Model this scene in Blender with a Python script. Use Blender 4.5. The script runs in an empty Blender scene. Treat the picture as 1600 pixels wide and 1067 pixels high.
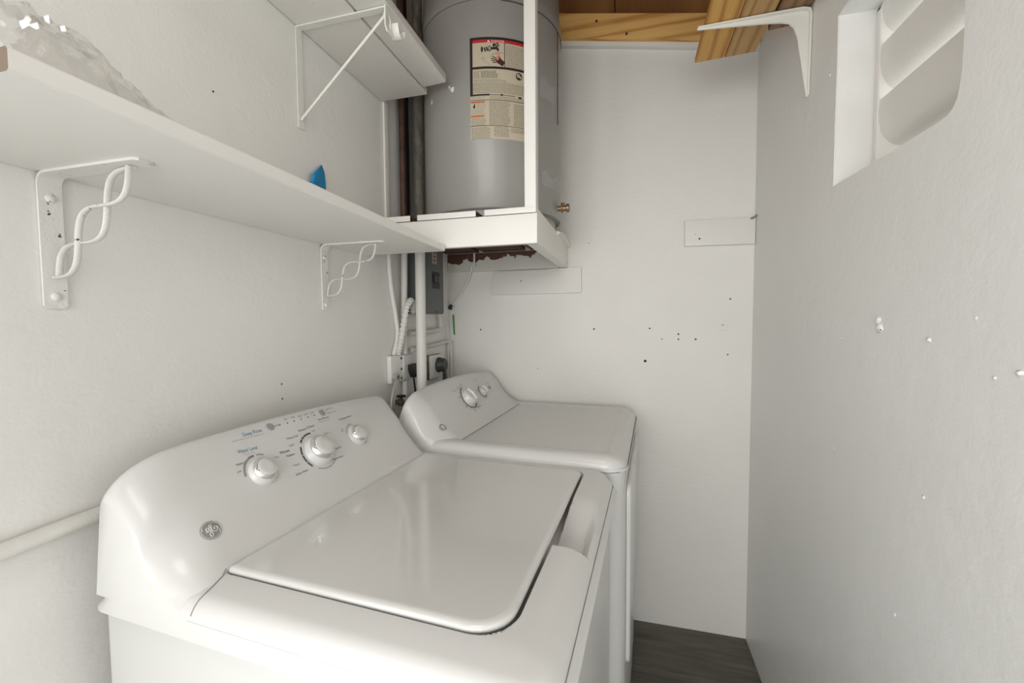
import bpy, bmesh, math, random
from mathutils import Vector, Matrix
random.seed(7)
S = bpy.context.scene
COL = S.collection
PI = math.pi

# ------------------------------------------------------------------ camera
F_PX = 661.4257
YAW, PITCH, ROLL = math.radians(15.09481), math.radians(-2.875098), math.radians(-0.371187)
TH = math.radians(-3.38366)          # the two machines stand slightly turned in the room
CAMZ = 1.3
def cam_axes():
    cy, sy, cp, sp = math.cos(YAW), math.sin(YAW), math.cos(PITCH), math.sin(PITCH)
    f = Vector((-sy*cp, cy*cp, sp)); r = Vector((cy, sy, 0)); u = r.cross(f)
    cr, sr = math.cos(ROLL), math.sin(ROLL)
    return cr*r+sr*u, -sr*r+cr*u, f
CR, CU, CF = cam_axes()
cam = bpy.data.cameras.new('camera'); camo = bpy.data.objects.new('camera', cam); COL.objects.link(camo)
camo.matrix_world = Matrix.Translation((0, 0, CAMZ)) @ Matrix((CR, CU, -CF)).transposed().to_4x4()
cam.sensor_width = 36; cam.sensor_fit = 'HORIZONTAL'; cam.lens = F_PX/1600*36; cam.clip_start = .01
S.camera = camo

# ------------------------------------------------------------------ light
W = bpy.data.worlds.new('world'); S.world = W; W.use_nodes = True
W.node_tree.nodes['Background'].inputs[0].default_value = (.97, .98, .97, 1)
W.node_tree.nodes['Background'].inputs[1].default_value = 1.45
def area(name, loc, rot, sx, sy, power, col):
    l = bpy.data.lights.new(name, 'AREA'); l.shape = 'RECTANGLE'; l.size = sx; l.size_y = sy; l.energy = power; l.color = col
    o = bpy.data.objects.new(name, l); COL.objects.link(o); o.location = loc; o.rotation_euler = rot
    return o
area('doorway_daylight', (-.1, -3.6, 1.35), (PI/2, 0, 0), 2.8, 2.3, 86, (1, .99, .97))
area('side_fill_light', (-.86, -.52, 1.05), (PI/2, 0, -PI/2), .82, 1.9, 9, (1, .99, .965))  # added fill for the right wall, from an assumed side opening
area('overhead_fill', (-.15, -.2, 2.38), (0, 0, 0), .5, .5, 4.2, (1, .99, .97))  # added unseen overhead fill for the lid and top cover
S.view_settings.view_transform = 'Standard'; S.view_settings.look = 'None'
S.view_settings.gamma = 1; S.view_settings.use_curve_mapping = False
S.view_settings.exposure = 0.03

# ------------------------------------------------------------------ sight-line helpers (pixel of the photo -> point on a real plane)
def ray(px, py): return CF + CR*((px-800)/F_PX) - CU*((py-533.5)/F_PX)
CO = Vector((0, 0, CAMZ))
def hit(px, py, ax, v):
    d = ray(px, py); return CO + d*((v-CO[ax])/d[ax])
RL = Matrix.Rotation(-TH, 3, 'Z')
def lhit(px, py, p0, n):             # in the turned frame of the machines
    d = RL @ ray(px, py); p0 = Vector(p0); n = Vector(n)
    return CO + d*((p0-CO).dot(n)/d.dot(n))

# ------------------------------------------------------------------ materials
def nodes(name):
    m = bpy.data.materials.new(name); m.use_nodes = True
    nt = m.node_tree; return m, nt, nt.nodes['Principled BSDF']
def plain(name, col, rough=.5, metal=0, spec=.5, coat=0, trans=0, alpha=1, sheen=0):
    m, nt, b = nodes(name)
    b.inputs['Base Color'].default_value = (*col, 1); b.inputs['Roughness'].default_value = rough
    b.inputs['Metallic'].default_value = metal; b.inputs['Specular IOR Level'].default_value = spec
    b.inputs['Coat Weight'].default_value = coat; b.inputs['Coat Roughness'].default_value = .05
    b.inputs['Transmission Weight'].default_value = trans; b.inputs['Alpha'].default_value = alpha
    return m
def tex(nt, scale=(1, 1, 1), rot=(0, 0, 0)):
    t = nt.nodes.new('ShaderNodeTexCoord'); mp = nt.nodes.new('ShaderNodeMapping')
    mp.inputs['Scale'].default_value = scale; mp.inputs['Rotation'].default_value = rot
    nt.links.new(t.outputs['Object'], mp.inputs[0]); return mp.outputs[0]
def noise(nt, vec, scale, detail=4, rough=.55, dist=0):
    n = nt.nodes.new('ShaderNodeTexNoise'); n.inputs['Scale'].default_value = scale; n.inputs['Detail'].default_value = detail
    n.inputs['Roughness'].default_value = rough; n.inputs['Distortion'].default_value = dist
    nt.links.new(vec, n.inputs['Vector']); return n.outputs['Fac']
def ramp(nt, fac, stops):
    r = nt.nodes.new('ShaderNodeValToRGB'); e = r.color_ramp.elements
    e[0].position, e[0].color = stops[0][0], (*stops[0][1], 1)
    e[1].position, e[1].color = stops[-1][0], (*stops[-1][1], 1)
    for p_, c in stops[1:-1]:
        k = e.new(p_); k.color = (*c, 1)
    nt.links.new(fac, r.inputs[0]); return r.outputs[0]
def math2(nt, op, a, b):
    n = nt.nodes.new('ShaderNodeMath'); n.operation = op
    for i, v in enumerate((a, b)):
        if isinstance(v, (int, float)): n.inputs[i].default_value = v
        else: nt.links.new(v, n.inputs[i])
    return n.outputs[0]
def bump(nt, b, h, dist, strength=1):
    n = nt.nodes.new('ShaderNodeBump'); n.inputs['Distance'].default_value = dist; n.inputs['Strength'].default_value = strength
    nt.links.new(h, n.inputs['Height']); nt.links.new(n.outputs[0], b.inputs['Normal'])
def painted(name, col, rough, coarse, fine, brush=(1, 1, 1), amt=.004, spec=.35):
    """brushed paint over plaster: soft lumps, brush streaks and fine grit"""
    m, nt, b = nodes(name)
    v = tex(nt); vb = tex(nt, brush)
    a = noise(nt, v, coarse, 5, .6); c = noise(nt, vb, fine, 4, .6, .3); d = noise(nt, v, 160, 2)
    h = math2(nt, 'ADD', math2(nt, 'MULTIPLY', a, 1.4), math2(nt, 'ADD', math2(nt, 'MULTIPLY', c, .55), math2(nt, 'MULTIPLY', d, .16)))
    bump(nt, b, h, amt)
    c0 = tuple(x*.965 for x in col)
    nt.links.new(ramp(nt, noise(nt, v, 2.2, 3), [(.35, c0), (.65, col)]), b.inputs['Base Color'])
    b.inputs['Roughness'].default_value = rough; b.inputs['Specular IOR Level'].default_value = spec
    return m
def wood(name, c1, c2, c3, along, knots=(), scale=1.0):
    """pine board; along = axis of the grain; knots = object-space points"""
    m, nt, b = nodes(name)
    sc = [7.0, 7.0, 7.0]; sc[along] = .55
    v = tex(nt, tuple(s*scale for s in sc))
    w = nt.nodes.new('ShaderNodeTexWave'); w.wave_type = 'RINGS'; w.rings_direction = 'XYZ'[along]
    w.inputs['Scale'].default_value = 1.1; w.inputs['Distortion'].default_value = 6; w.inputs['Detail'].default_value = 2.5
    w.inputs['Detail Scale'].default_value = 1.1
    nt.links.new(v, w.inputs['Vector'])
    f2 = tex(nt, tuple((60 if i != along else 2.5) for i in range(3)))
    fn = noise(nt, f2, 4, 3)
    g = math2(nt, 'ADD', math2(nt, 'MULTIPLY', math2(nt, 'POWER', w.outputs['Fac'], 2.5), .55), math2(nt, 'MULTIPLY', fn, .60))
    col = ramp(nt, g, [(.2, c1), (.55, c2), (.95, c3)])
    for kp, kr in knots:
        tc = nt.nodes.new('ShaderNodeTexCoord'); dn = nt.nodes.new('ShaderNodeVectorMath'); dn.operation = 'DISTANCE'
        nt.links.new(tc.outputs['Object'], dn.inputs[0]); dn.inputs[1].default_value = kp
        fac = math2(nt, 'LESS_THAN', dn.outputs['Value'], kr)
        mx = nt.nodes.new('ShaderNodeMixRGB'); nt.links.new(fac, mx.inputs[0]); nt.links.new(col, mx.inputs[1])
        mx.inputs[2].default_value = (.06, .028, .012, 1); col = mx.outputs[0]
    nt.links.new(col, b.inputs['Base Color']); b.inputs['Roughness'].default_value = .6
    bump(nt, b, g, .0006)
    return m
def worn(name, top, under, thr, scale=25, rough=.45, stretch=(1, 1, 1)):
    """paint with chips where the material below shows"""
    m, nt, b = nodes(name)
    v = tex(nt, stretch); n = noise(nt, v, scale, 5, .7)
    nt.links.new(ramp(nt, n, [(thr-.012, under), (thr+.012, top)]), b.inputs['Base Color'])
    b.inputs['Roughness'].default_value = rough
    bump(nt, b, math2(nt, 'ADD', n, math2(nt, 'MULTIPLY', noise(nt, v, scale*5, 3), .2)), .0015)
    return m
PAINT = (.84, .83, .80)
M = {}
M['wall'] = painted('painted_plaster', PAINT, .5, 6, 24, (1, .6, 1), .0017)
M['wall_back'] = painted('painted_board', (.84, .83, .79), .55, 7, 30, (.5, 1, 3.5), .0016)
M['wall_right'] = painted('satin_painted_plaster', (.84, .84, .82), .38, 9, 22, (1, 1, 1), .0020, .5)
M['paint'] = painted('white_brush_paint', (.82, .805, .765), .45, 6, 34, (1, 1, 1), .0018)
M['shelf'] = worn('white_shelf_paint', (.83, .815, .78), (.20, .15, .11), .29, 11, .42, (2.2, .6, 2.2))
M['platform'] = worn('white_platform_paint', (.84, .825, .785), (.24, .13, .07), .285, 16, .45)
M['bracket'] = worn('chipped_white_bracket', (.81, .80, .77), (.03, .03, .03), .345, 48, .4)
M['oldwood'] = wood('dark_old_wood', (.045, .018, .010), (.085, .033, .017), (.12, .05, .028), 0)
def ledger_mat():
    m, nt, b = nodes('peeling_ledger_paint'); v = tex(nt)
    sp = nt.nodes.new('ShaderNodeSeparateXYZ'); nt.links.new(v, sp.inputs[0])
    e = math2(nt, 'ADD', math2(nt, 'MULTIPLY', sp.outputs['Z'], 9.0), math2(nt, 'ADD', math2(nt, 'MULTIPLY', noise(nt, v, 13, 5, .65), .95), math2(nt, 'MULTIPLY', sp.outputs['X'], -.55)))
    nt.links.new(ramp(nt, e, [(.985, (.70, .68, .63)), (1.0, (.10, .042, .024))]), b.inputs['Base Color']); b.inputs['Roughness'].default_value = .6
    bump(nt, b, noise(nt, v, 30, 4), .0015); return m
M['ledger'] = ledger_mat()
M['sheathing'] = wood('brown_sheathing', (.15, .062, .02), (.21, .09, .028), (.26, .12, .04), 1, (), .6)
M['pine_beam'] = wood('pine_beam', (.78, .50, .22), (.70, .41, .15), (.50, .25, .075), 0)
M['pine'] = wood('yellow_pine', (.76, .45, .12), (.66, .34, .075), (.44, .18, .035), 1)
M['pine_rough'] = wood('rough_pine', (.58, .36, .15), (.50, .28, .10), (.36, .18, .06), 1, (), 1.3)
M['pine_dark'] = wood('weathered_pine', (.34, .20, .10), (.27, .15, .07), (.17, .085, .04), 1, (), 1.3)
M['enamel'] = plain('white_enamel', (.70, .70, .685), .27, 0, .5, .2)
M['enamel_satin'] = plain('white_satin_panel', (.64, .64, .625), .34, 0, .45)
M['lid'] = plain('white_gloss_lid', (.69, .69, .67), .12, 0, .5, .8)
M['chrome'] = plain('chrome', (.78, .78, .77), .12, 1)
M['button'] = plain('silver_button', (.42, .42, .41), .4, .3)
M['ink'] = plain('dark_grey_ink', (.09, .09, .09), .6)
M['ink_mid'] = plain('mid_grey_ink', (.30, .30, .295), .6)
M['ink_pink'] = plain('pinkish_grey_ink', (.55, .47, .46), .6)
M['ink_light'] = plain('light_grey_ink', (.42, .42, .41), .6)
M['ink_blue'] = plain('blue_ink', (.07, .28, .42), .6)
M['logo_grey'] = plain('logo_grey', (.33, .33, .32), .45, .2)
M['logo_light'] = plain('logo_light', (.66, .66, .64), .4, .2)
M['gap'] = plain('dark_gap', (.02, .02, .02), .8)
M['black'] = plain('black_rubber', (.015, .015, .015), .5)
M['black_lbl'] = plain('label_black', (.02, .012, .012), .5)
M['cream'] = plain('label_cream', (.56, .50, .37), .55)
M['red'] = plain('label_red', (.52, .02, .03), .5)
M['orange'] = plain('label_orange', (.60, .13, .035), .5)
M['hand'] = plain('label_hand', (.07, .012, .012), .5)
M['burn'] = plain('label_burn', (.66, .28, .18), .5)
M['lbl_ink'] = plain('label_ink', (.20, .18, .15), .6)
M['whiteplastic'] = plain('white_plastic', (.80, .80, .74), .3)
M['pvc'] = painted('painted_pipe', (.74, .725, .68), .45, 12, 30, (1, 1, .3), .002)
M['steel'] = plain('grey_steel', (.30, .30, .285), .4, .6)
M['brass'] = plain('aged_brass', (.30, .21, .13), .38, .8)
M['panelgrey'] = plain('panel_grey', (.115, .125, .12), .45, .1)
M['blue'] = plain('painters_tape_blue', (.015, .25, .52), .6)
M['green'] = plain('green_tag', (.06, .28, .06), .5)
M['tape'] = plain('clear_tape', (.75, .75, .75), .12, 0, .6, 0, 0, .28)
M['bluegrey'] = plain('hose_grey', (.50, .50, .48), .35, .3)
def tank_mat():
    m, nt, b = nodes('grey_tank_enamel'); v = tex(nt)
    nt.links.new(ramp(nt, noise(nt, v, 3, 3), [(.3, (.30, .295, .275)), (.7, (.335, .33, .31))]), b.inputs['Base Color'])
    b.inputs['Roughness'].default_value = .36; b.inputs['Coat Weight'].default_value = .15
    return m
M['tank'] = tank_mat()
def pipe_mat(name, a, c, sc):
    m, nt, b = nodes(name); v = tex(nt, (1, 1, .3))
    nt.links.new(ramp(nt, noise(nt, v, sc, 5, .7), [(.35, a), (.6, c)]), b.inputs['Base Color']); b.inputs['Roughness'].default_value = .6
    b.inputs['Metallic'].default_value = .25
    bump(nt, b, noise(nt, v, sc*3, 4), .001); return m
M['rust'] = pipe_mat('rusty_brown_pipe', (.035, .018, .012), (.11, .055, .033), 30)
M['galv'] = pipe_mat('tarnished_steel_pipe', (.05, .045, .035), (.14, .13, .105), 40)
def plastic_bag_mat():
    m = bpy.data.materials.new('clear_plastic_film'); m.use_nodes = True; nt = m.node_tree; nt.nodes.clear()
    o = nt.nodes.new('ShaderNodeOutputMaterial'); mx = nt.nodes.new('ShaderNodeMixShader')
    t = nt.nodes.new('ShaderNodeBsdfTransparent'); t.inputs[0].default_value = (.965, .97, .965, 1)
    g = nt.nodes.new('ShaderNodeBsdfGlossy'); g.inputs['Roughness'].default_value = .07; g.inputs[0].default_value = (.95, .95, .95, 1)
    fr = nt.nodes.new('ShaderNodeLayerWeight'); fr.inputs[0].default_value = .35
    f = math2(nt, 'ADD', math2(nt, 'MULTIPLY', fr.outputs['Facing'], .30), .09)
    nt.links.new(f, mx.inputs[0]); nt.links.new(t.outputs[0], mx.inputs[1]); nt.links.new(g.outputs[0], mx.inputs[2])
    nt.links.new(mx.outputs[0], o.inputs[0]); return m
M['film'] = plastic_bag_mat()
def floor_mat():
    m, nt, b = nodes('grey_wood_look_tile'); v = tex(nt, (1.2, 14, 1)); v2 = tex(nt, (2, 60, 1))
    g = math2(nt, 'ADD', math2(nt, 'MULTIPLY', noise(nt, v, 2.5, 5, .6, .8), .65), math2(nt, 'MULTIPLY', noise(nt, v2, 3, 3), .35))
    nt.links.new(ramp(nt, g, [(.33, (.060, .055, .044)), (.5, (.11, .10, .082)), (.68, (.165, .152, .125))]), b.inputs['Base Color'])
    b.inputs['Roughness'].default_value = .45; bump(nt, b, g, .0006); return m
M['tile'] = floor_mat()
M['grout'] = plain('grey_grout', (.42, .40, .36), .8)

# ------------------------------------------------------------------ mesh helpers
def new(): return bmesh.new()
def box(bm, x0, x1, y0, y1, z0, z1, bev=0, seg=2, mat=0):
    v = [bm.verts.new((x, y, z)) for z in (z0, z1) for y in (y0, y1) for x in (x0, x1)]
    fs = [bm.faces.new([v[i] for i in f]) for f in ((0, 2, 3, 1), (4, 5, 7, 6), (0, 1, 5, 4), (2, 6, 7, 3), (0, 4, 6, 2), (1, 3, 7, 5))]
    for f in fs: f.material_index = mat
    if bev:
        es = list({e for f in fs for e in f.edges})
        r = bmesh.ops.bevel(bm, geom=es, offset=bev, segments=seg, affect='EDGES', profile=.6, clamp_overlap=True)
        for f in r['faces']: f.material_index = mat
    return v
def prism(bm, pts, vec, bev=0, seg=2):
    """closed polygon pts (3D) extruded by vec"""
    vec = Vector(vec); a = [bm.verts.new(p_) for p_ in pts]; b_ = [bm.verts.new(Vector(p_)+vec) for p_ in pts]
    n = len(pts); fs = [bm.faces.new(a[::-1]), bm.faces.new(b_)]
    fs += [bm.faces.new((a[i], a[(i+1) % n], b_[(i+1) % n], b_[i])) for i in range(n)]
    if bev:
        es = [e for e in {e for f in fs[:2] for e in f.edges}]
        bmesh.ops.bevel(bm, geom=es, offset=bev, segments=seg, affect='EDGES', profile=.6, clamp_overlap=True)
def tube(bm, pts, r, n=12, cap=True, closed=False, flat=None):
    pts = [Vector(p_) for p_ in pts]; rings = []; ref = None
    for i, p_ in enumerate(pts):
        a = pts[max(i-1, 0)]; b_ = pts[min(i+1, len(pts)-1)]
        t = (b_-a).normalized()
        if ref is None: ref = t.orthogonal().normalized() if flat is None else Vector(flat)
        s = (ref - t*ref.dot(t)).normalized(); ref = s; w = t.cross(s)
        rr = r[i] if isinstance(r, list) else r
        ra, rb = rr if isinstance(rr, tuple) else (rr, rr)
        rings.append([bm.verts.new(p_+s*ra*math.cos(2*PI*k/n)+w*rb*math.sin(2*PI*k/n)) for k in range(n)])
    for a, b_ in zip(rings, rings[1:]):
        for k in range(n): bm.faces.new((a[k], a[(k+1) % n], b_[(k+1) % n], b_[k]))
    if cap: bm.faces.new(rings[0][::-1]); bm.faces.new(rings[-1])
def spline(cp, n=8):
    """Catmull-Rom through control points"""
    cp = [Vector(c) for c in cp]; P = [cp[0]*2-cp[1]]+cp+[cp[-1]*2-cp[-2]]; out = []
    for i in range(1, len(P)-2):
        for k in range(n):
            t = k/n; a, b_, c, d = P[i-1:i+3]
            out.append(.5*((2*b_)+(c-a)*t+(2*a-5*b_+4*c-d)*t*t+(3*b_-a-3*c+d)*t**3))
    return out+[cp[-1]]
def lathe(bm, prof, mtx=None, n=32, mats=None):
    rings = []
    mtx = mtx or Matrix()
    for r, z in prof:
        if r < 1e-6: rings.append([bm.verts.new(mtx @ Vector((0, 0, z)))])
        else: rings.append([bm.verts.new(mtx @ Vector((r*math.cos(2*PI*k/n), r*math.sin(2*PI*k/n), z))) for k in range(n)])
    for j, (a, b_) in enumerate(zip(rings, rings[1:])):
        for k in range(n):
            k2 = (k+1) % n
            if len(a) == 1 and len(b_) == 1: continue
            if len(a) == 1: f = bm.faces.new((a[0], b_[k], b_[k2]))
            elif len(b_) == 1: f = bm.faces.new((a[k], a[k2], b_[0]))
            else: f = bm.faces.new((a[k], a[k2], b_[k2], b_[k]))
            if mats: f.material_index = mats[j]
def frame(o, u, v, n): return Matrix((u, v, n)).transposed().to_4x4().copy() if False else Matrix.Translation(o) @ Matrix((Vector(u), Vector(v), Vector(n))).transposed().to_4x4()
def finish(name, bm, mats, parent=None, base=(0, 0, 0), smooth=35):
    bmesh.ops.translate(bm, verts=bm.verts, vec=-Vector(base))
    bmesh.ops.recalc_face_normals(bm, faces=bm.faces)
    me = bpy.data.meshes.new(name); bm.to_mesh(me); bm.free()
    for m in (mats if isinstance(mats, (list, tuple)) else [mats]): me.materials.append(m)
    if smooth:
        me.shade_smooth(); me.set_sharp_from_angle(angle=math.radians(smooth))
    o = bpy.data.objects.new(name, me); COL.objects.link(o)
    if parent: o.parent = parent
    return o
def tag(o, label, cat, group=None):
    o['label'] = label; o['category'] = cat
    if group: o['group'] = group
    return o
def thing(name, label, cat, base, rot=0, group=None):
    o = bpy.data.objects.new(name, None); COL.objects.link(o); o.empty_display_size = .05
    o.location = base; o.rotation_euler = (0, 0, rot); return tag(o, label, cat, group)
def solo(name, bm, mat, base, label, cat, group=None, smooth=35):
    o = finish(name, bm, mat, None, base, smooth); o.location = base; return tag(o, label, cat, group)
def struct(name, bm, mat, smooth=35, parent=None):
    o = finish(name, bm, mat, parent, (0, 0, 0), smooth)
    if not parent: o['kind'] = 'structure'
    return o

# flat lettering as thin mesh
_txt = {}
def text_geo(s):
    if s not in _txt:
        cu = bpy.data.curves.new('t', 'FONT'); cu.body = s; cu.resolution_u = 2; cu.size = 1
        o = bpy.data.objects.new('t', cu); COL.objects.link(o)
        me = bpy.data.meshes.new_from_object(o.evaluated_get(bpy.context.evaluated_depsgraph_get()))
        vs = [v.co.copy() for v in me.vertices]; fs = [list(p_.vertices) for p_ in me.polygons]
        bpy.data.objects.remove(o); bpy.data.curves.remove(cu); bpy.data.meshes.remove(me)
        x0 = min(v.x for v in vs); x1 = max(v.x for v in vs)
        for v in vs: v.x -= x0
        _txt[s] = (vs, fs, x1-x0)
    return _txt[s]
def put_text(bm, s, fn, width=None, height=None, mat=0):
    """fn(u,v) -> point; width in the units of u"""
    vs, fs, w = text_geo(s); sx = width/w if width else height; sy = height if height else sx
    nv = [bm.verts.new(fn(v.x*sx, v.y*sy)) for v in vs]
    for f in fs:
        try: bm.faces.new([nv[i] for i in f]).material_index = mat
        except ValueError: pass

# ================================================================== SETTING
XL, XR, YB, YN = -.80, .478, 1.847, -1.0
def zbeam(x): return 2.465-(x+.26)*.18          # underside of the ledger beam
def zroof(x): return 2.567-(x+.26)*.185         # underside of the roof sheathing
bm = new(); box(bm, XL-.12, XL, -.08, YB+.12, 0, 2.75); box(bm, XL-.12, XL, YN, -.08, 2.06, 2.75); box(bm, XL-.12, XL, YN-.1, YN+.04, 0, 2.06); struct('wall_left', bm, M['wall'])
bm = new(); box(bm, XL, XR, YB, YB+.12, 0, 2.75); wb = struct('wall_back', bm, M['wall_back'])
# right wall with its window opening, irregular plaster edge
bm = new()
outer = [(YN, 0), (YB+.12, 0), (YB+.12, 2.6), (YN, 2.6)]
inner = [(1.199, 1.617), (1.1995, 1.75), (1.198, 1.9), (1.20, 2.011), (1.10, 2.013), (.95, 2.012), (.80, 2.012), (.799, 1.85), (.799, 1.70), (.800, 1.665),
         (.803, 1.645), (.807, 1.630), (.815, 1.619), (.828, 1.613), (.86, 1.611), (.92, 1.6125), (.97, 1.611), (1.03, 1.614), (1.1, 1.6145), (1.16, 1.617)]
def loop(pts):
    v = [bm.verts.new((XR, a, b_)) for a, b_ in pts]; return [bm.edges.new((v[i], v[(i+1) % len(v)])) for i in range(len(v))]
es = loop(outer)+loop(inner)
r = bmesh.ops.triangle_fill(bm, edges=es, use_beauty=True)
fs = [g for g in r['geom'] if isinstance(g, bmesh.types.BMFace)]
r = bmesh.ops.extrude_face_region(bm, geom=fs)
bmesh.ops.translate(bm, verts=[g for g in r['geom'] if isinstance(g, bmesh.types.BMVert)], vec=(.17, 0, 0))
hole_edges = [e for e in bm.edges if all(abs(v.co.x-XR) < 1e-4 and 0.5 < v.co.y < 1.3 and 1.5 < v.co.z < 2.1 for v in e.verts) and e.calc_face_angle(0) > 1]
bmesh.ops.bevel(bm, geom=hole_edges, offset=.005, segments=3, affect='EDGES', clamp_overlap=True)
wr = struct('wall_right', bm, M['wall_right'], 40)
# wall behind the camera with its open doorway
bm = new(); box(bm, XL, -.76, YN-.1, YN, 0, 2.75); box(bm, .44, XR, YN-.1, YN, 0, 2.6); box(bm, -.76, .44, YN-.1, YN, 2.06, 2.6)
struct('wall_front', bm, M['wall'])
# floor: wood-look tile planks in grout
bm = new(); box(bm, XL-.12, XR+.17, YN-.1, YB+.12, -.05, -.0025); fl = struct('floor', bm, M['grout'])
y1 = YB; rows = [(1.599, YB)]; y0 = 1.595
while y0 > YN: rows.append((max(y0-.198, YN), y0)); y0 -= .202
for i, (a, b_) in enumerate(rows):
    off = (-.35, -.2, -.1)[i % 3] if i else -.4
    xs = [XL, off, XR] if i != 0 else [XL, -.4, XR]
    for x0, x1 in zip(xs, xs[1:]):
        bm = new(); box(bm, x0+.001, x1-.001, a, b_, -.003, 0, .0008, 1)
        o = finish('plank', bm, M['tile'], fl, ((x0+x1)/2, a, 0)); o.location = ((x0+x1)/2, a, 0)
# roof: two brown sheathing panels that meet at a seam, sloping down to the right
bm = new(); prism(bm, [(-.95, YN-.1, zroof(-.95)+.02), (.66, YN-.1, zroof(.66)+.02), (.66, YN-.1, zroof(.66)+.05), (-.95, YN-.1, zroof(-.95)+.05)], (0, YB-YN+.22, 0))
ce = struct('ceiling', bm, M['oldwood'])
for x0, x1 in ((-.95, -.053), (-.049, .66)):
    bm = new(); prism(bm, [(x0, YN-.1, zroof(x0)), (x1, YN-.1, zroof(x1)), (x1, YN-.1, zroof(x1)+.02), (x0, YN-.1, zroof(x0)+.02)], (0, YB-YN+.22, 0))
    finish('sheathing_panel', bm, M['sheathing'], ce)
k1 = hit(932, 33, 1, 1.81); k2 = hit(979, 53, 1, 1.81)
M['pine_beam2'] = wood('knotty_pine_beam', (.80, .49, .17), (.71, .40, .12), (.46, .21, .05), 0, ((tuple(k1), .0055), (tuple(k2), .005), (tuple(k2+Vector((.001, 0, .005))), .003)))
bm = new(); prism(bm, [(XL, 1.81, zbeam(XL)), (XR, 1.81, zbeam(XR)), (XR, 1.81, zroof(XR)-.001), (XL, 1.81, zroof(XL)-.001)], (0, .037, 0), .002)
o = struct('trim_1', bm, M['pine_beam2']); o['label'] = 'bare pine ledger beam under the roof sheathing'
bm = new(); prism(bm, [(XL, 1.825, zbeam(XL)-.019), (XR, 1.825, zbeam(XR)-.019), (XR, 1.825, zbeam(XR)), (XL, 1.825, zbeam(XL))], (0, .022, 0), .002)
o = struct('trim_2', bm, M['paint']); o['label'] = 'white painted strip below the pine ledger beam'

# nail holes and specks in the back wall, lumps on the right wall
for px, py, rr in ((1008, 564, .0058), (1015, 513, .0035), (1034, 530, .0025), (1060, 522, .0035), (1060, 530, .0032), (1087, 530, .0036), (1141, 467, .0032), (1129, 508, .0036), (1137, 554, .003),
                   (928, 514, .0036), (751, 515, .0036), (840, 576, .002), (920, 380, .0018)):
    c = hit(px, py, 1, YB); bm = new()
    lathe(bm, [(0, -.0003), (rr, 0), (rr*.9, .0006), (0, .0008)], frame(c, (1, 0, 0), (0, 0, 1), (0, -1, 0)), 10); finish('nail_hole', bm, M['gap'], wb)
c = hit(1130, 511, 1, YB); bm = new()
lathe(bm, [(.016, 0), (.014, .0012), (.009, .0006), (0, .0008)], frame(c, (1, 0, 0), (0, 0, 1), (0, -1, 0)), 20); finish('plaster_patch', bm, M['wall_back'], wb)
def lump(px, py, rr, hh, par, ax=0, v=XR, mat='wall_right', sz=1.0):
    c = hit(px, py, ax, v); bm = new(); fr = frame(c, (0, 1, 0), (0, 0, 1), (-1, 0, 0)) if v > 0 else frame(c, (0, 1, 0), (0, 0, 1), (1, 0, 0))
    lathe(bm, [(rr, -.0005), (rr*.85, hh*.4), (rr*.5, hh*.85), (0, hh)], fr, 14)
    for q in bm.verts: q.co += Vector((0, random.uniform(-.15, .15)*rr, random.uniform(-.3, .3)*rr*sz))
    finish('plaster_lump', bm, M[mat], par, smooth=80)
for a in ((1373, 500, .0085, .005), (1375, 512, .010, .005), (1452, 531, .0045, .004), (1595, 583, .0045, .0045), (1525, 497, .003, .002), (1443, 777, .0035, .002), (1315, 528, .002, .0015),
          (1303, 700, .002, .0015), (1297, 117, .003, .002), (1222, 542, .002, .0015), (1398, 960, .004, .002), (1554, 590, .003, .002)):
    lump(*a, wr)
for px, py in ((440, 600), (441, 623), (333, 143), (505, 276)):
    c = hit(px, py, 0, XL); bm = new(); lathe(bm, [(0, -.0003), (.0022, 0), (.002, .0006), (0, .0008)], frame(c, (0, 1, 0), (0, 0, 1), (1, 0, 0)), 10)
    finish('nail_hole', bm, M['gap'], bpy.data.objects['wall_left'])

# window: louvred vent of curved slats in a frame
bm = new()
for (a, b_, c, d) in ((1.180, 1.1975, 1.62, 2.008), (.802, .82, 1.64, 2.008), (.802, 1.1975, 2.0, 2.008), (.83, 1.1975, 1.6185, 1.63)):
    box(bm, .553, .630, a, b_, c, d, .002, 1)
box(bm, .605, .63, .83, 1.1975, 1.6185, 1.668, .002, 1)
win = struct('window_1', bm, M['paint'])
prof = [(.608, -.001), (.597, .001), (.585, .005), (.573, .012), (.563, .024), (.556, .040), (.552, .060), (.551, .080), (.552, .095), (.554, .108)]
for i in range(3):
    zb = 1.693+.122*i-.003
    bm = new(); pr = [(x+.004, zb+z) for x, z in prof]; back = [(x+.004+.0035, zb+z+.002) for x, z in prof]
    prism(bm, [(x, .8205, z) for x, z in pr]+[(x, .8205, z) for x, z in back[::-1]], (0, .359, 0))
    finish('slat', bm, M['paint'], win, smooth=50)

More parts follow.
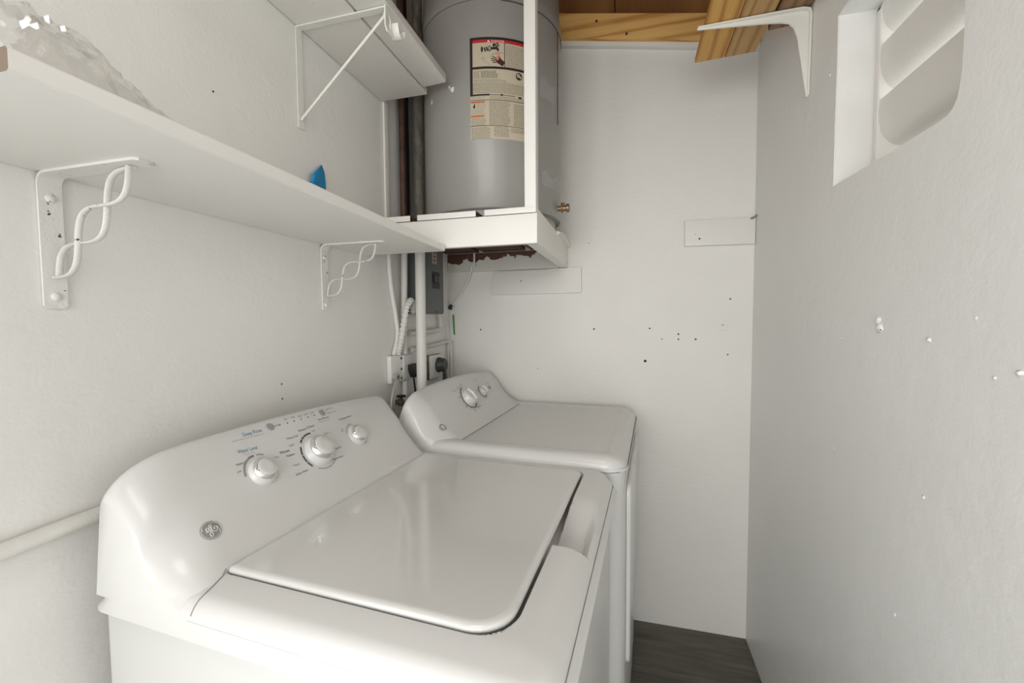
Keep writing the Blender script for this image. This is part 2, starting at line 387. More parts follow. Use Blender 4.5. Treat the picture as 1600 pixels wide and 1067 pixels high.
# ================================================================== WASHER
def deck_mesh(bm, x0, x1, y0, y1, r, rc, zt, hfun, skirt, nx=90, ny=110, ex=(), ey=()):
    """rounded top cover: height field with rolled edges and a skirt"""
    def coords(a, b_, n):
        o = []
        e = [r*(1-math.cos(t*PI/2/8)) for t in range(8)]
        o += [a+v for v in e]; o += [a+r+(b_-a-2*r)*k/n for k in range(n+1)]; o += [b_-v for v in e[::-1]]
        return o
    X, Y = sorted(set(coords(x0, x1, nx)+list(ex))), sorted(set(coords(y0, y1, ny)+list(ey))); g = []
    for i, x in enumerate(X):
        row = []
        for j, y in enumerate(Y):
            px, py = x, y
            cx = min(max(x, x0+rc), x1-rc); cy = min(max(y, y0+rc), y1-rc)
            dx, dy = x-cx, y-cy
            if dx and dy:
                # square corner -> round corner
                m = max(abs(dx), abs(dy)); L = math.hypot(dx, dy); px, py = cx+dx/L*m, cy+dy/L*m; d = rc-m
            else: d = min(x-x0, x1-x, y-y0, y1-y)
            z = zt
            if d < r: z = zt-r+math.sqrt(max(r*r-(r-d)**2, 0))
            row.append(bm.verts.new((px, py, z+hfun(px, py))))
        g.append(row)
    for i in range(len(X)-1):
        for j in range(len(Y)-1): bm.faces.new((g[i][j], g[i+1][j], g[i+1][j+1], g[i][j+1]))
    n1, n2 = len(X)-1, len(Y)-1
    ring = [g[i][0] for i in range(n1)]+[g[n1][j] for j in range(n2)]+[g[i][n2] for i in range(n1, 0, -1)]+[g[0][j] for j in range(n2, 0, -1)]
    cx, cy = (x0+x1)/2, (y0+y1)/2
    for out, zz in skirt:
        nr = [bm.verts.new((v.co.x+(out if v.co.x > cx else -out)*(1 if min(abs(v.co.x-x0), abs(v.co.x-x1)) < rc else 0),
                            v.co.y+(out if v.co.y > cy else -out)*(1 if min(abs(v.co.y-y0), abs(v.co.y-y1)) < rc else 0), zz)) for v in ring]
        for k in range(len(ring)):
            k2 = (k+1) % len(ring); bm.faces.new((ring[k], ring[k2], nr[k2], nr[k]))
        ring = nr
def sstep(a, b_, x):
    t = min(max((x-a)/(b_-a), 0), 1); return t*t*(3-2*t)

def loft_console(bm, secs):
    """secs = list of (y, profile points (x,z)) all the same length"""
    rings = [[bm.verts.new((x, y, z)) for x, z in pr] for y, pr in secs]
    n = len(rings[0])
    for a, b_ in zip(rings, rings[1:]):
        for k in range(n): bm.faces.new((a[k], a[(k+1) % n], b_[(k+1) % n], b_[k]))
    bm.faces.new(rings[0]); bm.faces.new(rings[-1][::-1])

def console_profile(xbb, zbb, xt, zt, xh, zh, flat_t=.80, sag=.010):
    """back bottom, back top, rounded crown, straight face, concave foot down to the hinge line"""
    P = [(xh, min(zh-.003, zbb)), (xbb, zbb)]
    P += [(xbb+(xt-.012-xbb)*k/3, zbb+(zt-.010-zbb)*k/3) for k in (1, 2, 3)]
    P += [(xt-.008, zt-.003), (xt-.001, zt), (xt+.007, zt-.004)]
    a = Vector((xt+.007, zt-.004)); b_ = Vector((xh, zh))
    n = 14
    for k in range(1, n+1):
        t = k/n; q = a.lerp(b_, t)
        s = -sag*math.sin(PI*max(0, (t-flat_t+.45))/(1.45-flat_t)) if t > flat_t-.45 else 0
        dn = Vector((b_.y-a.y, -(b_.x-a.x))).normalized()   # points down/back
        q = q+dn*(-s) if dn.y < 0 else q-dn*(-s)
        P.append((q.x, q.y))
    return P

wb_ = Vector((-.44, .7255, 0)); wloc = Matrix.Rotation(TH, 3, 'Z') @ wb_
washer = thing('washing_machine', 'white top-loading washing machine nearest the camera, with glossy lid and three control knobs', 'washing machine', wloc, TH)
WX0, WX1, WY0, WY1 = -.79, -.088, .383, 1.068
def wpart(name, bm, mat, par=washer, smooth=35): return finish(name, bm, mat, par, wb_, smooth)
# cabinet
bm = new(); box(bm, WX0+.006, WX1-.010, WY0+.008, WY1-.008, .025, .886, .014, 4); wpart('cabinet', bm, M['enamel_satin'])
for fx in (WX0+.05, WX1-.05):
    for fy in (WY0+.05, WY1-.05):
        bm = new(); lathe(bm, [(0, 0), (.02, 0), (.02, .012), (.008, .014), (.008, .03), (0, .03)], Matrix.Translation((fx, fy, 0)), 16); wpart('foot', bm, M['black'])
LX0, LX1, LY0, LY1, LZ = -.607, -.162, .450, 1.020, .932
def sdf(x, y, x0, x1, y0, y1, r):
    dx = abs(x-(x0+x1)/2)-(x1-x0)/2+r; dy = abs(y-(y0+y1)/2)-(y1-y0)/2+r
    return math.hypot(max(dx, 0), max(dy, 0))+min(max(dx, dy), 0)-r
def wdeck_h(x, y):
    h = 0
    rr = .052 if (y < .7 and x > -.3) else .016
    d = sdf(x, y, LX0, LX1, LY0, LY1, rr)
    front = sstep(LX1-.05, LX1-.02, x)
    h -= (.010+.022*front)*(1-sstep(.0012, .0045+.0015*front, d))      # well under the lid, open slot along its front
    # finger scoop at the middle of the front rail: smooth at the far side, crisp towards the door
    if SC0-.01 < y < SC1+.01:
        dep = .030*sstep(SC0-.003, SC0+.006, y)*(1-sstep(SC0+.06, SC1, y)**.8)*(1-sstep(LX1+.046, WX1-.008, x))
        h = min(h, -dep)
    h -= .010*sstep(LX1+.02, WX1, x)**1.5
    h -= .006*(1-sstep(WY0, LY0, y))
    return h
SC0, SC1 = .675, .885
bm = new(); deck_mesh(bm, WX0, WX1, WY0, WY1, .026, .045, .926, wdeck_h, [(.0, .898), (.0045, .886), (.0045, .880), (-.003, .878)], 120, 150, [LX1-.004+.0011*k for k in range(12)], [LY0-.008+.0011*k for k in range(12)]+[SC0-.006+.0011*k for k in range(12)])
wpart('top_cover', bm, M['enamel'], smooth=50)
# lid: thin rounded slab with a rolled rim
def rrect(x0, x1, y0, y1, rs, n=8):
    out = []
    for (cx, cy, a0, r) in ((x1-rs[0], y0+rs[0], -90, rs[0]), (x1-rs[1], y1-rs[1], 0, rs[1]), (x0+rs[2], y1-rs[2], 90, rs[2]), (x0+rs[3], y0+rs[3], 180, rs[3])):
        for k in range(n+1):
            a = math.radians(a0+90*k/n); out.append((cx+r*math.cos(a), cy+r*math.sin(a)))
    return out
def slab(bm, fn, levels, crown=0):
    """levels = (inset, z); fn(inset) -> outline"""
    rings = [[bm.verts.new((x, y, z)) for x, y in fn(i)] for i, z in levels]
    for a, b_ in zip(rings, rings[1:]):
        for k in range(len(a)): bm.faces.new((a[k], a[(k+1) % len(a)], b_[(k+1) % len(a)], b_[k]))
    bm.faces.new(rings[0][::-1]); bm.faces.new(rings[-1])
def lid_out(i): return rrect(LX0+i, LX1-i, LY0+i, LY1-i, (max(.052-i, .004), max(.016-i, .003), max(.008-i, .002), max(.008-i, .002)))
bm = new(); slab(bm, lid_out, [(.006, LZ-.012), (.001, LZ-.0105), (0, LZ-.007), (.001, LZ-.0035), (.004, LZ-.0012), (.009, LZ), (.012, LZ)])
wpart('lid', bm, M['lid'], smooth=60)
# console
CH = (-.606, .930); CT = (-.752, 1.099)
def wsec(y, xh, zh, drop, sag=.006): return (y, console_profile(WX0+.006, .8955, CT[0], CT[1]-drop, xh, zh, sag=sag))
yc0, yc1 = .386, 1.064
def arch(y): return .014*((y-.70)/.34)**2 if y > .70 else .006*((.70-y)/.25)**2
secs = [wsec(yc0-.003, -.592, .8995, .056, .024), wsec(yc0+.001, -.589, .902, .047, .023), wsec(yc0+.009, -.588, .909, .037, .021), wsec(yc0+.020, -.590, .917, .027, .018),
        wsec(yc0+.034, -.594, .922, .019, .014), wsec(yc0+.050, -.599, .926, .013, .010), wsec(yc0+.064, -.603, .929, .009, .0075), wsec(yc0+.076, CH[0], CH[1], .007)]
for y in (.50, .56, .62, .68, .74, .80, .86, .92, .97): secs.append(wsec(y, CH[0], CH[1], arch(y)))
secs += [wsec(yc1-.055, CH[0], CH[1], .012), wsec(yc1-.035, -.608, .928, .015), wsec(yc1-.018, -.616, .922, .022), wsec(yc1-.006, -.630, .912, .036), wsec(yc1, -.645, .902, .052)]
bm = new(); loft_console(bm, secs); cons = wpart('control_console', bm, M['enamel'], smooth=50)
bpy.context.view_layer.update(); cover_ = [c_ for c_ in washer.children if c_.name.startswith('top_cover')][0]
sp_ = []
for q_ in spline([(-.588, .3850, 0), (-.589, .395, 0), (-.590, .408, 0), (-.594, .424, 0), (-.599, .438, 0), (-.6045, .449, 0)], 6):
    zz_ = [o_.ray_cast(Vector((q_.x, q_.y, 1.3))-wb_, Vector((0, 0, -1))) for o_ in (cover_, cons)]
    sp_.append(Vector((q_.x, q_.y, max(r_[1].z for r_ in zz_ if r_[0])+.0003)))
bm = new(); tube(bm, sp_, .0009, 6); o = wpart('joint_seam', bm, M['ink_mid'])
# ---- control face frame
def face_frame(CT, CH, tdn=.30):
    a = Vector((CT[0]+.007, 0, CT[1]-.004)); b_ = Vector((CH[0], 0, CH[1])); v = (a-b_).normalized(); u = Vector((0, 1, 0)); n = u.cross(v); return a, u, v, n
FA, FU, FV, FN = face_frame(CT, CH)
FN = FN if FN.x > 0 else -FN
SURF = cons
def snap(p_, obj_eval, base, nrm):
    """drop a point along the face normal on to the console surface"""
    o = p_-base+nrm*.05
    ok, loc, no, _ = obj_eval.ray_cast(o, -nrm)
    return (loc+base) if ok else p_
def cpoint(px, py, surf=None, a=None, n=None, base=None):
    p_ = lhit(px, py, a or FA, n or FN)
    return snap(p_, surf or SURF, base if base is not None else wb_, n or FN)
def ink(bm, items, eps=.0004, mat=0): pass
def txt_on(bm, s, p0, p1, h, surf, base, a, n, mat=0, vv=None):
    """text between two photo pixels of its baseline; h = cap height factor (metres)"""
    q0 = cpoint(*p0, surf, a, n, base); q1 = cpoint(*p1, surf, a, n, base); u = (q1-q0); w = u.length; u.normalize(); v = n.cross(u); v.normalize()
    if v.z < 0: v = -v
    put_text(bm, s, lambda x, y: snap(q0+u*x+v*y, surf, base, n)+n*.0005, w, h, mat)
WM = [M['ink'], M['ink_mid'], M['ink_blue'], M['ink_pink'], M['ink_light']]
bpy.context.view_layer.update()
bm = new()
T = lambda s, p0, p1, h, m: txt_on(bm, s, p0, p1, h, cons, wb_, FA, FN, m)
T('Deep Rinse', (381, 682), (410, 674), .0115, 2)
T('adds water during deep rinse', (363, 691), (413, 678), .0050, 3)
T('Water Level', (373, 709), (403, 701), .0115, 2)
T('Load size', (383, 711), (399, 707), .0050, 3)
T('High', (390, 716), (397, 713), .0062, 0); T('Medium', (370, 728), (384, 723), .0062, 0); T('Low', (372, 739), (378, 736), .0062, 0)
T('Auto', (430, 716), (436, 714), .0055, 1)
T('Colors', (480, 670), (492, 666), .0085, 0); T('Medium', (467, 675), (479, 671), .0068, 0); T('Light', (487, 675), (493, 673), .006, 1)
T('Heavy Soil', (449, 687), (466, 682), .0068, 0); T('Light', (452, 698), (460, 695), .0062, 1); T('Whites', (438, 710), (453, 705), .0085, 0)
T('Medium', (449, 714), (461, 710), .0068, 0); T('Heavy', (461, 727), (471, 724), .0062, 1); T('Bulky Items', (466, 741), (484, 733), .0062, 0)
T('Rinse', (527, 701), (535, 697), .0062, 0); T('Drain & Spin', (523, 717), (539, 711), .0062, 0); T('Delicates', (507, 679), (514, 676), .005, 1)
T('Temperature', (530, 657), (550, 650), .0080, 0); T('Wash  Rinse', (535, 660), (549, 656), .0045, 3)
T('Hot', (543, 663), (546, 662), .0055, 1); T('Cold', (533, 672), (537, 671), .005, 0); T('Warm', (534, 675), (538, 674), .005, 0); T('Tap', (571, 691), (575, 689), .0055, 0)
T('Fill', (445, 657), (449, 656), .005, 1); T('Soak', (455, 654), (461, 652), .0055, 1); T('Wash', (466, 652), (472, 650), .0055, 1); T('Rinse', (476, 649), (482, 647), .0055, 1); T('Spin', (486, 646), (491, 644), .0055, 1)
T('Start/Pause', (498, 657), (514, 652), .0068, 0); T('Hold to cancel', (499, 661), (516, 655), .004, 4)
T('Rinse', (511, 640), (519, 637), .0055, 1); T('Lid Locked', (514, 646), (526, 642), .0048, 1)
wpart('printed_lettering', bm, WM, cons, 0)
# dots and the pointer line
bm = new()
def dot(bm, px, py, r, mat=0, surf=None, base=None, a=None, n=None):
    surf = surf or cons; base = base if base is not None else wb_; n = n or FN
    q = cpoint(px, py, surf, a or FA, n, base); v = n.cross(Vector((0, 1, 0))); 
    c = bm.verts.new(q+n*.0006); rg = [bm.verts.new(q+n*.0006+Vector((0, 1, 0))*r*math.cos(t*PI/5)+v*r*math.sin(t*PI/5)) for t in range(10)]
    for k in range(10): bm.faces.new((c, rg[k], rg[(k+1) % 10])).material_index = mat
for d in ((437, 664, .0016), (449, 661, .0016), (459.5, 658, .0016), (470.5, 655, .0016), (481, 652, .0016), (491, 649, .0016), (510, 641, .0012), (512.5, 645, .0014)):
    bm = new(); dot(bm, *d); wpart('indicator_dot', bm, WM, cons, 0)
bm = new()
q0 = cpoint(429, 666)+FN*.0006; q1 = cpoint(436, 664.2)+FN*.0006; vv = Vector((0, 0, .0008))
bm.faces.new([bm.verts.new(p_) for p_ in (q0, q1, q1+vv, q0+vv)])
wpart('pointer_line', bm, WM, cons, 0)
# rings printed around the knobs
def arc(bm, c, u, v, n, r0, r1, a0, a1, mat, lift=.0005, seg=24):
    A = [math.radians(a0+(a1-a0)*k/seg) for k in range(seg+1)]
    i_ = [bm.verts.new(c+n*lift+u*r0*math.cos(t)+v*r0*math.sin(t)) for t in A]; o_ = [bm.verts.new(c+n*lift+u*r1*math.cos(t)+v*r1*math.sin(t)) for t in A]
    for k in range(seg): bm.faces.new((i_[k], o_[k], o_[k+1], i_[k+1])).material_index = mat
def conform(bm, c, n, surf, base):
    for v_ in bm.verts:
        h = (v_.co-c).dot(n); q = v_.co-n*h; v_.co = snap(q, surf, base, n)+n*h
def knob(surf, base, a, n, px, py, r, par, label=None, grip=False, h=.030, partf=None):
    c = cpoint(px, py, surf, a, n, base); u = Vector((0, 1, 0)); v = n.cross(u); v = v if v.z > 0 else -v
    fr = frame(c, v.cross(n), v, n); s = r/.031
    bm = new(); lathe(bm, [(0, -.006), (r, -.006), (r, .0010), (r*.97, .0022), (r*.86, h*.52), (r*.83, h*.56), (0, h*.56)], fr, 48)
    k = finish('knob', bm, M['enamel'], par, base, 45)
    bm = new(); lathe(bm, [(r*.80, h*.55), (r*.815, h*.60), (r*.80, h*.66), (r*.675, h*.93), (r*.650, h*.96), (r*.60, h*.955), (r*.60, h*.55)], fr, 48)
    ring = finish('chrome_ring', bm, M['chrome'], k, base, 50); ring['label'] = 'chrome ring of the knob'
    bm = new(); lathe(bm, [(r*.63, h*.90), (r*.625, h*1.0), (r*.58, h*1.05), (r*.3, h*1.07), (0, h*1.075)], fr, 48); finish('knob_cap', bm, M['enamel'], k, base, 50)
    return c, v.cross(n), v, k
c, u, v, k = knob(cons, wb_, FA, FN, 412, 734.5, .0277, cons, h=.016)
bm = new(); arc(bm, c, u, v, FN, .0320, .0358, 92, 178, 1); arc(bm, c, u, v, FN, .0320, .0358, 60, 84, 4); conform(bm, c, FN, cons, wb_); wpart('printed_ring', bm, WM, cons, 0)
c, u, v, k = knob(cons, wb_, FA, FN, 499, 702.5, .0350, cons, h=.023)
bm = new()
for a0, a1 in ((152, 176), (178, 199), (201, 218)): arc(bm, c, u, v, FN, .0410, .0450, a0, a1, 0, .0006, 10)
for a0, a1 in ((84, 112), (114, 124), (126, 138)): arc(bm, c, u, v, FN, .0410, .0450, a0, a1, 0, .0006, 10)
arc(bm, c, u, v, FN, .0410, .0440, 236, 312, 4); conform(bm, c, FN, cons, wb_); wpart('printed_ring', bm, WM, cons, 0)
c, u, v, k = knob(cons, wb_, FA, FN, 559.5, 678, .0275, cons, h=.0150)
bm = new(); arc(bm, c, u, v, FN, .0300, .0330, 88, 160, 4); conform(bm, c, FN, cons, wb_); wpart('printed_ring', bm, WM, cons, 0)
for px, py in ((422, 667), (503, 645)):
    c = cpoint(px, py); v = FN.cross(Vector((0, 1, 0))); bm = new()
    lathe(bm, [(0, -.001), (.0088, -.001), (.0088, .0010), (.0080, .0018), (0, .0022)], frame(c, Vector((0, 1, 0)), FN.cross(Vector((0, 1, 0))), FN), 28)
    b2 = wpart('push_button', bm, M['button'], cons); b2['label'] = 'round silver push button'
# round emblem with script initials
def emblem(surf, base, a, n, px, py, R, par):
    c = cpoint(px, py, surf, a, n, base); u = Vector((0, 1, 0)); v = n.cross(u); v = v if v.z > 0 else -v
    bm = new(); lathe(bm, [(R, -.001), (R, .0008), (R*.96, .0012), (R*.66, .0012), (R*.33, .0012), (0, .0012)], frame(c, v.cross(n), v, n), 40)
    conform(bm, c, n, surf, base); e = finish('emblem', bm, M['logo_grey'], par, base); e['label'] = 'round grey maker emblem with curled initials'
    bm = new()
    for k in range(4):
        a0 = 20+90*k; arc(bm, c, u, v, n, R*.87, R*.94, a0-42, a0+30, 0, .0015, 12)
        t = math.radians(a0+30); p_ = [(R*.90*math.cos(t+.12*j), R*.90*math.sin(t+.12*j)*(1)) for j in range(2)]
        e0 = c+n*.0015; q = []
        for j in range(5):
            t2 = t+.09*j; rr = R*(.90-.035*j); q.append(e0+u*rr*math.cos(t2)+v*rr*math.sin(t2))
        tube(bm, q, R*.035, 6)
    def st(pts, w=.048):
        q = [c+n*.0016+u*(x*R)+v*(y*R) for x, y in pts]; q = spline(q, 5); tube(bm, q, R*w, 6)
    # left letter: loop, cross, long descender loop
    st([(-.50, .02), (-.36, -.10), (-.20, .0), (-.16, .28), (-.30, .38), (-.40, .20), (-.30, .0), (-.08, .10)])
    st([(-.12, .34), (-.10, .05), (-.02, -.25), (-.02, -.52), (-.15, -.66), (-.28, -.50), (-.20, -.25), (.0, -.02), (.14, .10)])
    # right letter: top loop, bowl and inward curl
    st([(.02, .05), (.14, .20), (.20, .44), (.10, .56), (.0, .42), (.06, .18), (.10, -.08), (.24, -.26), (.46, -.28), (.64, -.10), (.62, .12), (.46, .20), (.34, .08), (.40, -.06)])
    conform(bm, c, n, surf, base); finish('emblem_script', bm, M['logo_light'], e, base, 60)
emblem(cons, wb_, FA, FN, 333, 825, .0152, cons)

# ================================================================== DRYER
db = Vector((-.41, 1.43, 0)); dloc = Matrix.Rotation(TH, 3, 'Z') @ db
dryer = thing('clothes_dryer', 'white front-loading clothes dryer in the far corner, beyond the washing machine', 'dryer', dloc, TH)
DX0, DX1, DY0, DY1 = -.765, -.060, 1.088, 1.774
def dpart(name, bm, mat, par=dryer, smooth=35): return finish(name, bm, mat, par, db, smooth)
bm = new()
pts = [(x, y, .03) for x, y in rrect(DX0+.005, DX1-.004, DY0+.004, DY1-.004, (.045, .045, .01, .01))]
prism(bm, pts, (0, 0, .876)); dpart('cabinet', bm, M['enamel_satin'], smooth=30)
for fx in (DX0+.05, DX1-.06):
    for fy in (DY0+.05, DY1-.05):
        bm = new(); lathe(bm, [(0, 0), (.02, 0), (.02, .012), (.008, .014), (.008, .035), (0, .035)], Matrix.Translation((fx, fy, 0)), 16); dpart('foot', bm, M['black'])
def ddeck_h(x, y):
    d = min(DX1-x, y-DY0, DY1-y)
    h = -.006*sstep(.046, .060, d)*sstep(-.56, -.55, x)
    h -= .012*(1-sstep(0, .055, DX1-x))
    return h
bm = new(); deck_mesh(bm, DX0, DX1, DY0, DY1, .030, .060, .946, ddeck_h, [(.001, .915), (.001, .909), (-.003, .907)], 90, 90); dpart('top_cover', bm, M['enamel'], smooth=60)
DCT, DCH = (-.702, 1.092), (-.545, .9405)
def dsec(y, k, drop): return (y, console_profile(DX0+.004, .92, DCT[0]-.003*k, DCT[1]-drop, DCH[0]-.045*k, DCH[1]-.025*k, sag=.014, flat_t=.70))
y0, y1 = DY0+.004, DY1-.004
secs = [dsec(y0, 1, .055), dsec(y0+.004, .9, .046), dsec(y0+.012, .7, .036), dsec(y0+.025, .45, .026), dsec(y0+.042, .18, .018), dsec(y0+.055, .04, .014), dsec(y0+.066, 0, .012)]
for i in range(1, 9):
    y = y0+.066+(y1-y0-.10)*i/9; secs.append(dsec(y, 0, .012*((y-1.40)/.26)**2))
secs += [dsec(y1-.028, 0, .015), dsec(y1-.012, .15, .018), dsec(y1-.004, .4, .024), dsec(y1, .7, .034)]
bm = new(); loft_console(bm, secs); dcon = dpart('control_console', bm, M['enamel'], smooth=50)
# dark joint between console and top
bm = new(); tube(bm, [(DCH[0]+.0015, y0+.03, .9415), (DCH[0]+.0015, y1-.03, .9415)], .0012, 6); dpart('joint_seam', bm, M['ink_light'])
DA, DU, DV, DN = face_frame(DCT, DCH); DN = DN if DN.x > 0 else -DN
bpy.context.view_layer.update()
def dknob(px, py, r, h):
    c = cpoint(px, py, dcon, DA, DN, db); u = Vector((0, 1, 0)); v = DN.cross(u); v = v if v.z > 0 else -v; fr = frame(c, v.cross(DN), v, DN)
    bm = new(); lathe(bm, [(0, -.001), (r, -.006), (r, .002), (r*.88, h*.85), (r*.80, h), (0, h*1.02)], fr, 36)
    k = dpart('knob', bm, M['enamel'], dcon, 45)
    bm = new(); tube(bm, [c+DN*(h+.002)-v*r*.7, c+DN*(h+.006), c+DN*(h+.002)+v*r*.7], [(.003, .004), (.005, .006), (.003, .004)], 10); dpart('grip', bm, M['whiteplastic'], k, 60)
    bm = new(); arc(bm, c, u, v, DN, r*1.14, r*1.26, 95, 325, 0, .0016, 40)
    for t in range(12):
        a0 = 80+t*21; arc(bm, c, u, v, DN, r*1.36, r*(1.55 if t % 2 else 1.80), a0, a0+3.2, 1, .0016, 2)
    conform(bm, c, DN, dcon, db); dpart('printed_ring', bm, WM, dcon, 0)
dknob(734, 619, .035, .022); dknob(756, 609, .0205, .016)
c = cpoint(767, 602, dcon, DA, DN, db); v = DN.cross(Vector((0, 1, 0))); bm = new()
lathe(bm, [(0, -.001), (.0085, -.001), (.0085, .001), (.0078, .002), (0, .002)], frame(c, Vector((0, 1, 0)), v, DN), 24); b2 = dpart('push_button', bm, M['logo_grey'], dcon); b2['label'] = 'small round grey push button'
bm = new()
TD = lambda s, p0, p1, h, m: txt_on(bm, s, p0, p1, h, dcon, db, DA, DN, m)
TD('Heat', (741, 595), (747, 592), .009, 1); TD('Auto Dry', (708, 612), (715, 610), .008, 1); TD('Timed Dry', (750, 633), (756, 630), .008, 1); TD('Start', (761, 598), (766, 596), .008, 1)
dpart('printed_lettering', bm, WM, dcon, 0)
emblem(dcon, db, DA, DN, 698, 661, .0125, dcon)
# front: fascia, door with its rim, bottom panel
bm = new(); slab(bm, lambda i: [(a, b_) for a, b_ in rrect(DY0+.052+i, DY1-.052-i, .36+i, .86-i, (.03, .03, .03, .03))], [(0, 0), (0, .008), (.002, .010), (.006, .0115)])
for v_ in bm.verts: a, b_, c_ = v_.co; v_.co = (DX1-.003+c_, a, b_)
dd = dpart('door', bm, M['enamel'], smooth=50)

# ================================================================== SHELVES
def zs(y): return 1.514-.007*(y-.25)/.93
sh = [(XL+.001, -.25), (-.507, -.25), (-.506, .225), (-.510, .243), (-.522, 1.178), (XL+.001, 1.183)]
bm = new(); sy0 = .246
outl = [(XL+.001, sy0+.012), (-.512, sy0), (-.504, sy0+.006), (-.500, .6), (-.508, .9), (-.524, 1.176), (XL+.001, 1.182)]
n = 40
ys = [sy0+(1.18-sy0)*k/n for k in range(n+1)]
def xf(y): return -.506-.018*sstep(.4, 1.18, y)
rings = []
for y in ys:
    z = zs(y); x = xf(y); t = .0205; b_ = .0022
    rings.append([bm.verts.new(q) for q in ((XL+.001, y, z), (x-b_, y, z), (x, y, z+b_), (x, y, z+t-b_), (x-b_, y, z+t), (XL+.001, y, z+t))])
for a, b2_ in zip(rings, rings[1:]):
    for k in range(6): bm.faces.new((a[k], a[(k+1) % 6], b2_[(k+1) % 6], b2_[k]))
bm.faces.new(rings[0]).material_index = 1; bm.faces.new(rings[-1][::-1])
solo('wall_shelf', bm, [M['shelf'], plain('raw_end_grain', (.17, .125, .09), .8)], (XL, sy0, 1.514), 'long white-painted board shelf on scrolled brackets, above the washing machine', 'shelf')

def scroll_bracket(y, zt, leg, arm, w, label):
    b = thing('shelf_bracket', label, 'bracket', (XL, y, zt-leg), 0, 'scrolled iron shelf brackets')
    base = (XL, y, zt-leg); t = .0035; x0 = XL+.0008
    bm = new()
    # one bent bar: leg, rounded elbow, arm
    path = [(x0+t/2, zt-leg+.002)]; rr = .014
    path += [(x0+t/2, zt-leg+.006), (x0+t/2, zt-rr-leg*.5), (x0+t/2, zt-rr-t/2)]
    path += [(x0+t/2+rr*(1-math.cos(a)), zt-t/2-rr+rr*math.sin(a)) for a in (PI/8, PI/4, 3*PI/8, PI/2)]
    path += [(x0+arm*.5, zt-t/2), (x0+arm-.005, zt-t/2), (x0+arm, zt-t/2)]
    rg = []
    for i, (x, z) in enumerate(path):
        a = Vector(path[max(i-1, 0)]); c = Vector(path[min(i+1, len(path)-1)]); d = (c-a).normalized(); nn = Vector((-d.y, d.x))*t/2
        ww = w/2*(.62 if i in (0, len(path)-1) else 1)
        rg.append([bm.verts.new((x+s*nn.x, y+q*ww, z+s*nn.y)) for s, q in ((1, -1), (1, 1), (-1, 1), (-1, -1))])
    for a, c in zip(rg, rg[1:]):
        for k in range(4): bm.faces.new((a[k], a[(k+1) % 4], c[(k+1) % 4], c[k]))
    bm.faces.new(rg[0]); bm.faces.new(rg[-1][::-1])
    bmesh.ops.bevel(bm, geom=[e for e in bm.edges if e.calc_face_angle(0) > .9], offset=.0008, segments=1, affect='EDGES', clamp_overlap=True)
    finish('bracket_bar', bm, M['bracket'], b, base, 40)
    P = Vector((x0+arm*.86, y, zt-.006)); Q = Vector((x0+.008, y, zt-leg*.76)); d = Q-P; L = d.length; d.normalize(); nn = Vector((d.z, 0, -d.x))
    for sgn in (1, -1):
        bm = new(); N = 36
        q = [P+d*L*k/N+nn*(sgn*.0200*math.sin(3*PI*k/N)) + Vector((0, sgn*.0025, 0)) for k in range(N+1)]
        tube(bm, q, (.0046, .0019), 8, flat=(0, 1, 0)); finish('scroll_strand', bm, M['bracket'], b, base, 60)
    for zz in (zt-.035, zt-leg*.9):
        bm = new(); lathe(bm, [(0, 0), (.006, 0), (.0055, .002), (.003, .0035), (0, .0038)], frame((x0+t, y, zz), (0, 1, 0), (0, 0, 1), (1, 0, 0)), 16); finish('screw', bm, M['bracket'], b, base)
scroll_bracket(.422, zs(.42), .194, .190, .027, 'white-painted scrolled bracket with black chips, near the left edge of the photo')
scroll_bracket(.993, zs(.99), .182, .190, .026, 'white-painted scrolled bracket under the far end of the lower shelf')

# upper shelf: two boards on a wire-braced bracket
ZU = 2.036
up = thing('upper_shelf', 'short white shelf of two boards high on the left wall near the water heater', 'shelf', (XL, 1.0, ZU))
def board(x0, x1, ya, yb, z0, z1, name, par, base, mat, bev=.002, cut=None):
    bm = new(); box(bm, x0, x1, ya, yb, z0, z1, bev, 2)
    o = finish(name, bm, mat, par, base); return o
board(XL+.002, -.631, .35, 1.298, ZU, ZU+.019, 'board', up, (XL, 1.0, ZU), M['platform'])
bm = new(); prism(bm, [(-.6245, .35, ZU+.001), (-.541, .35, ZU+.001), (-.541, 1.245, ZU+.001), (-.546, 1.252, ZU+.001), (-.617, 1.258, ZU+.001), (-.6245, 1.250, ZU+.001)], (0, 0, .022), .002)
finish('board', bm, M['platform'], up, (XL, 1.0, ZU))
zt = ZU; yb_ = .922
wbk = thing('wire_braced_bracket', 'thin white bracket with a diagonal rod brace and slotted hook, under the upper shelf', 'bracket', (XL, yb_, 1.79))
base = (XL, yb_, 1.79); t = .003
bm = new(); box(bm, XL+.0008, XL+.0038, yb_-.011, yb_+.011, 1.787, zt-.002, .001, 1); finish('leg', bm, M['whiteplastic'], wbk, base)
bm = new(); box(bm, XL+.0008, -.545, yb_-.009, yb_+.009, zt-.0045, zt-.0005, .0008, 1); finish('arm', bm, M['whiteplastic'], wbk, base)
bm = new(); tube(bm, [(XL+.004, yb_, 1.809), (XL+.010, yb_, 1.815), (-.556, yb_, zt-.020), (-.551, yb_, zt-.006)], .0034, 8); finish('brace', bm, M['whiteplastic'], wbk, base, 60)
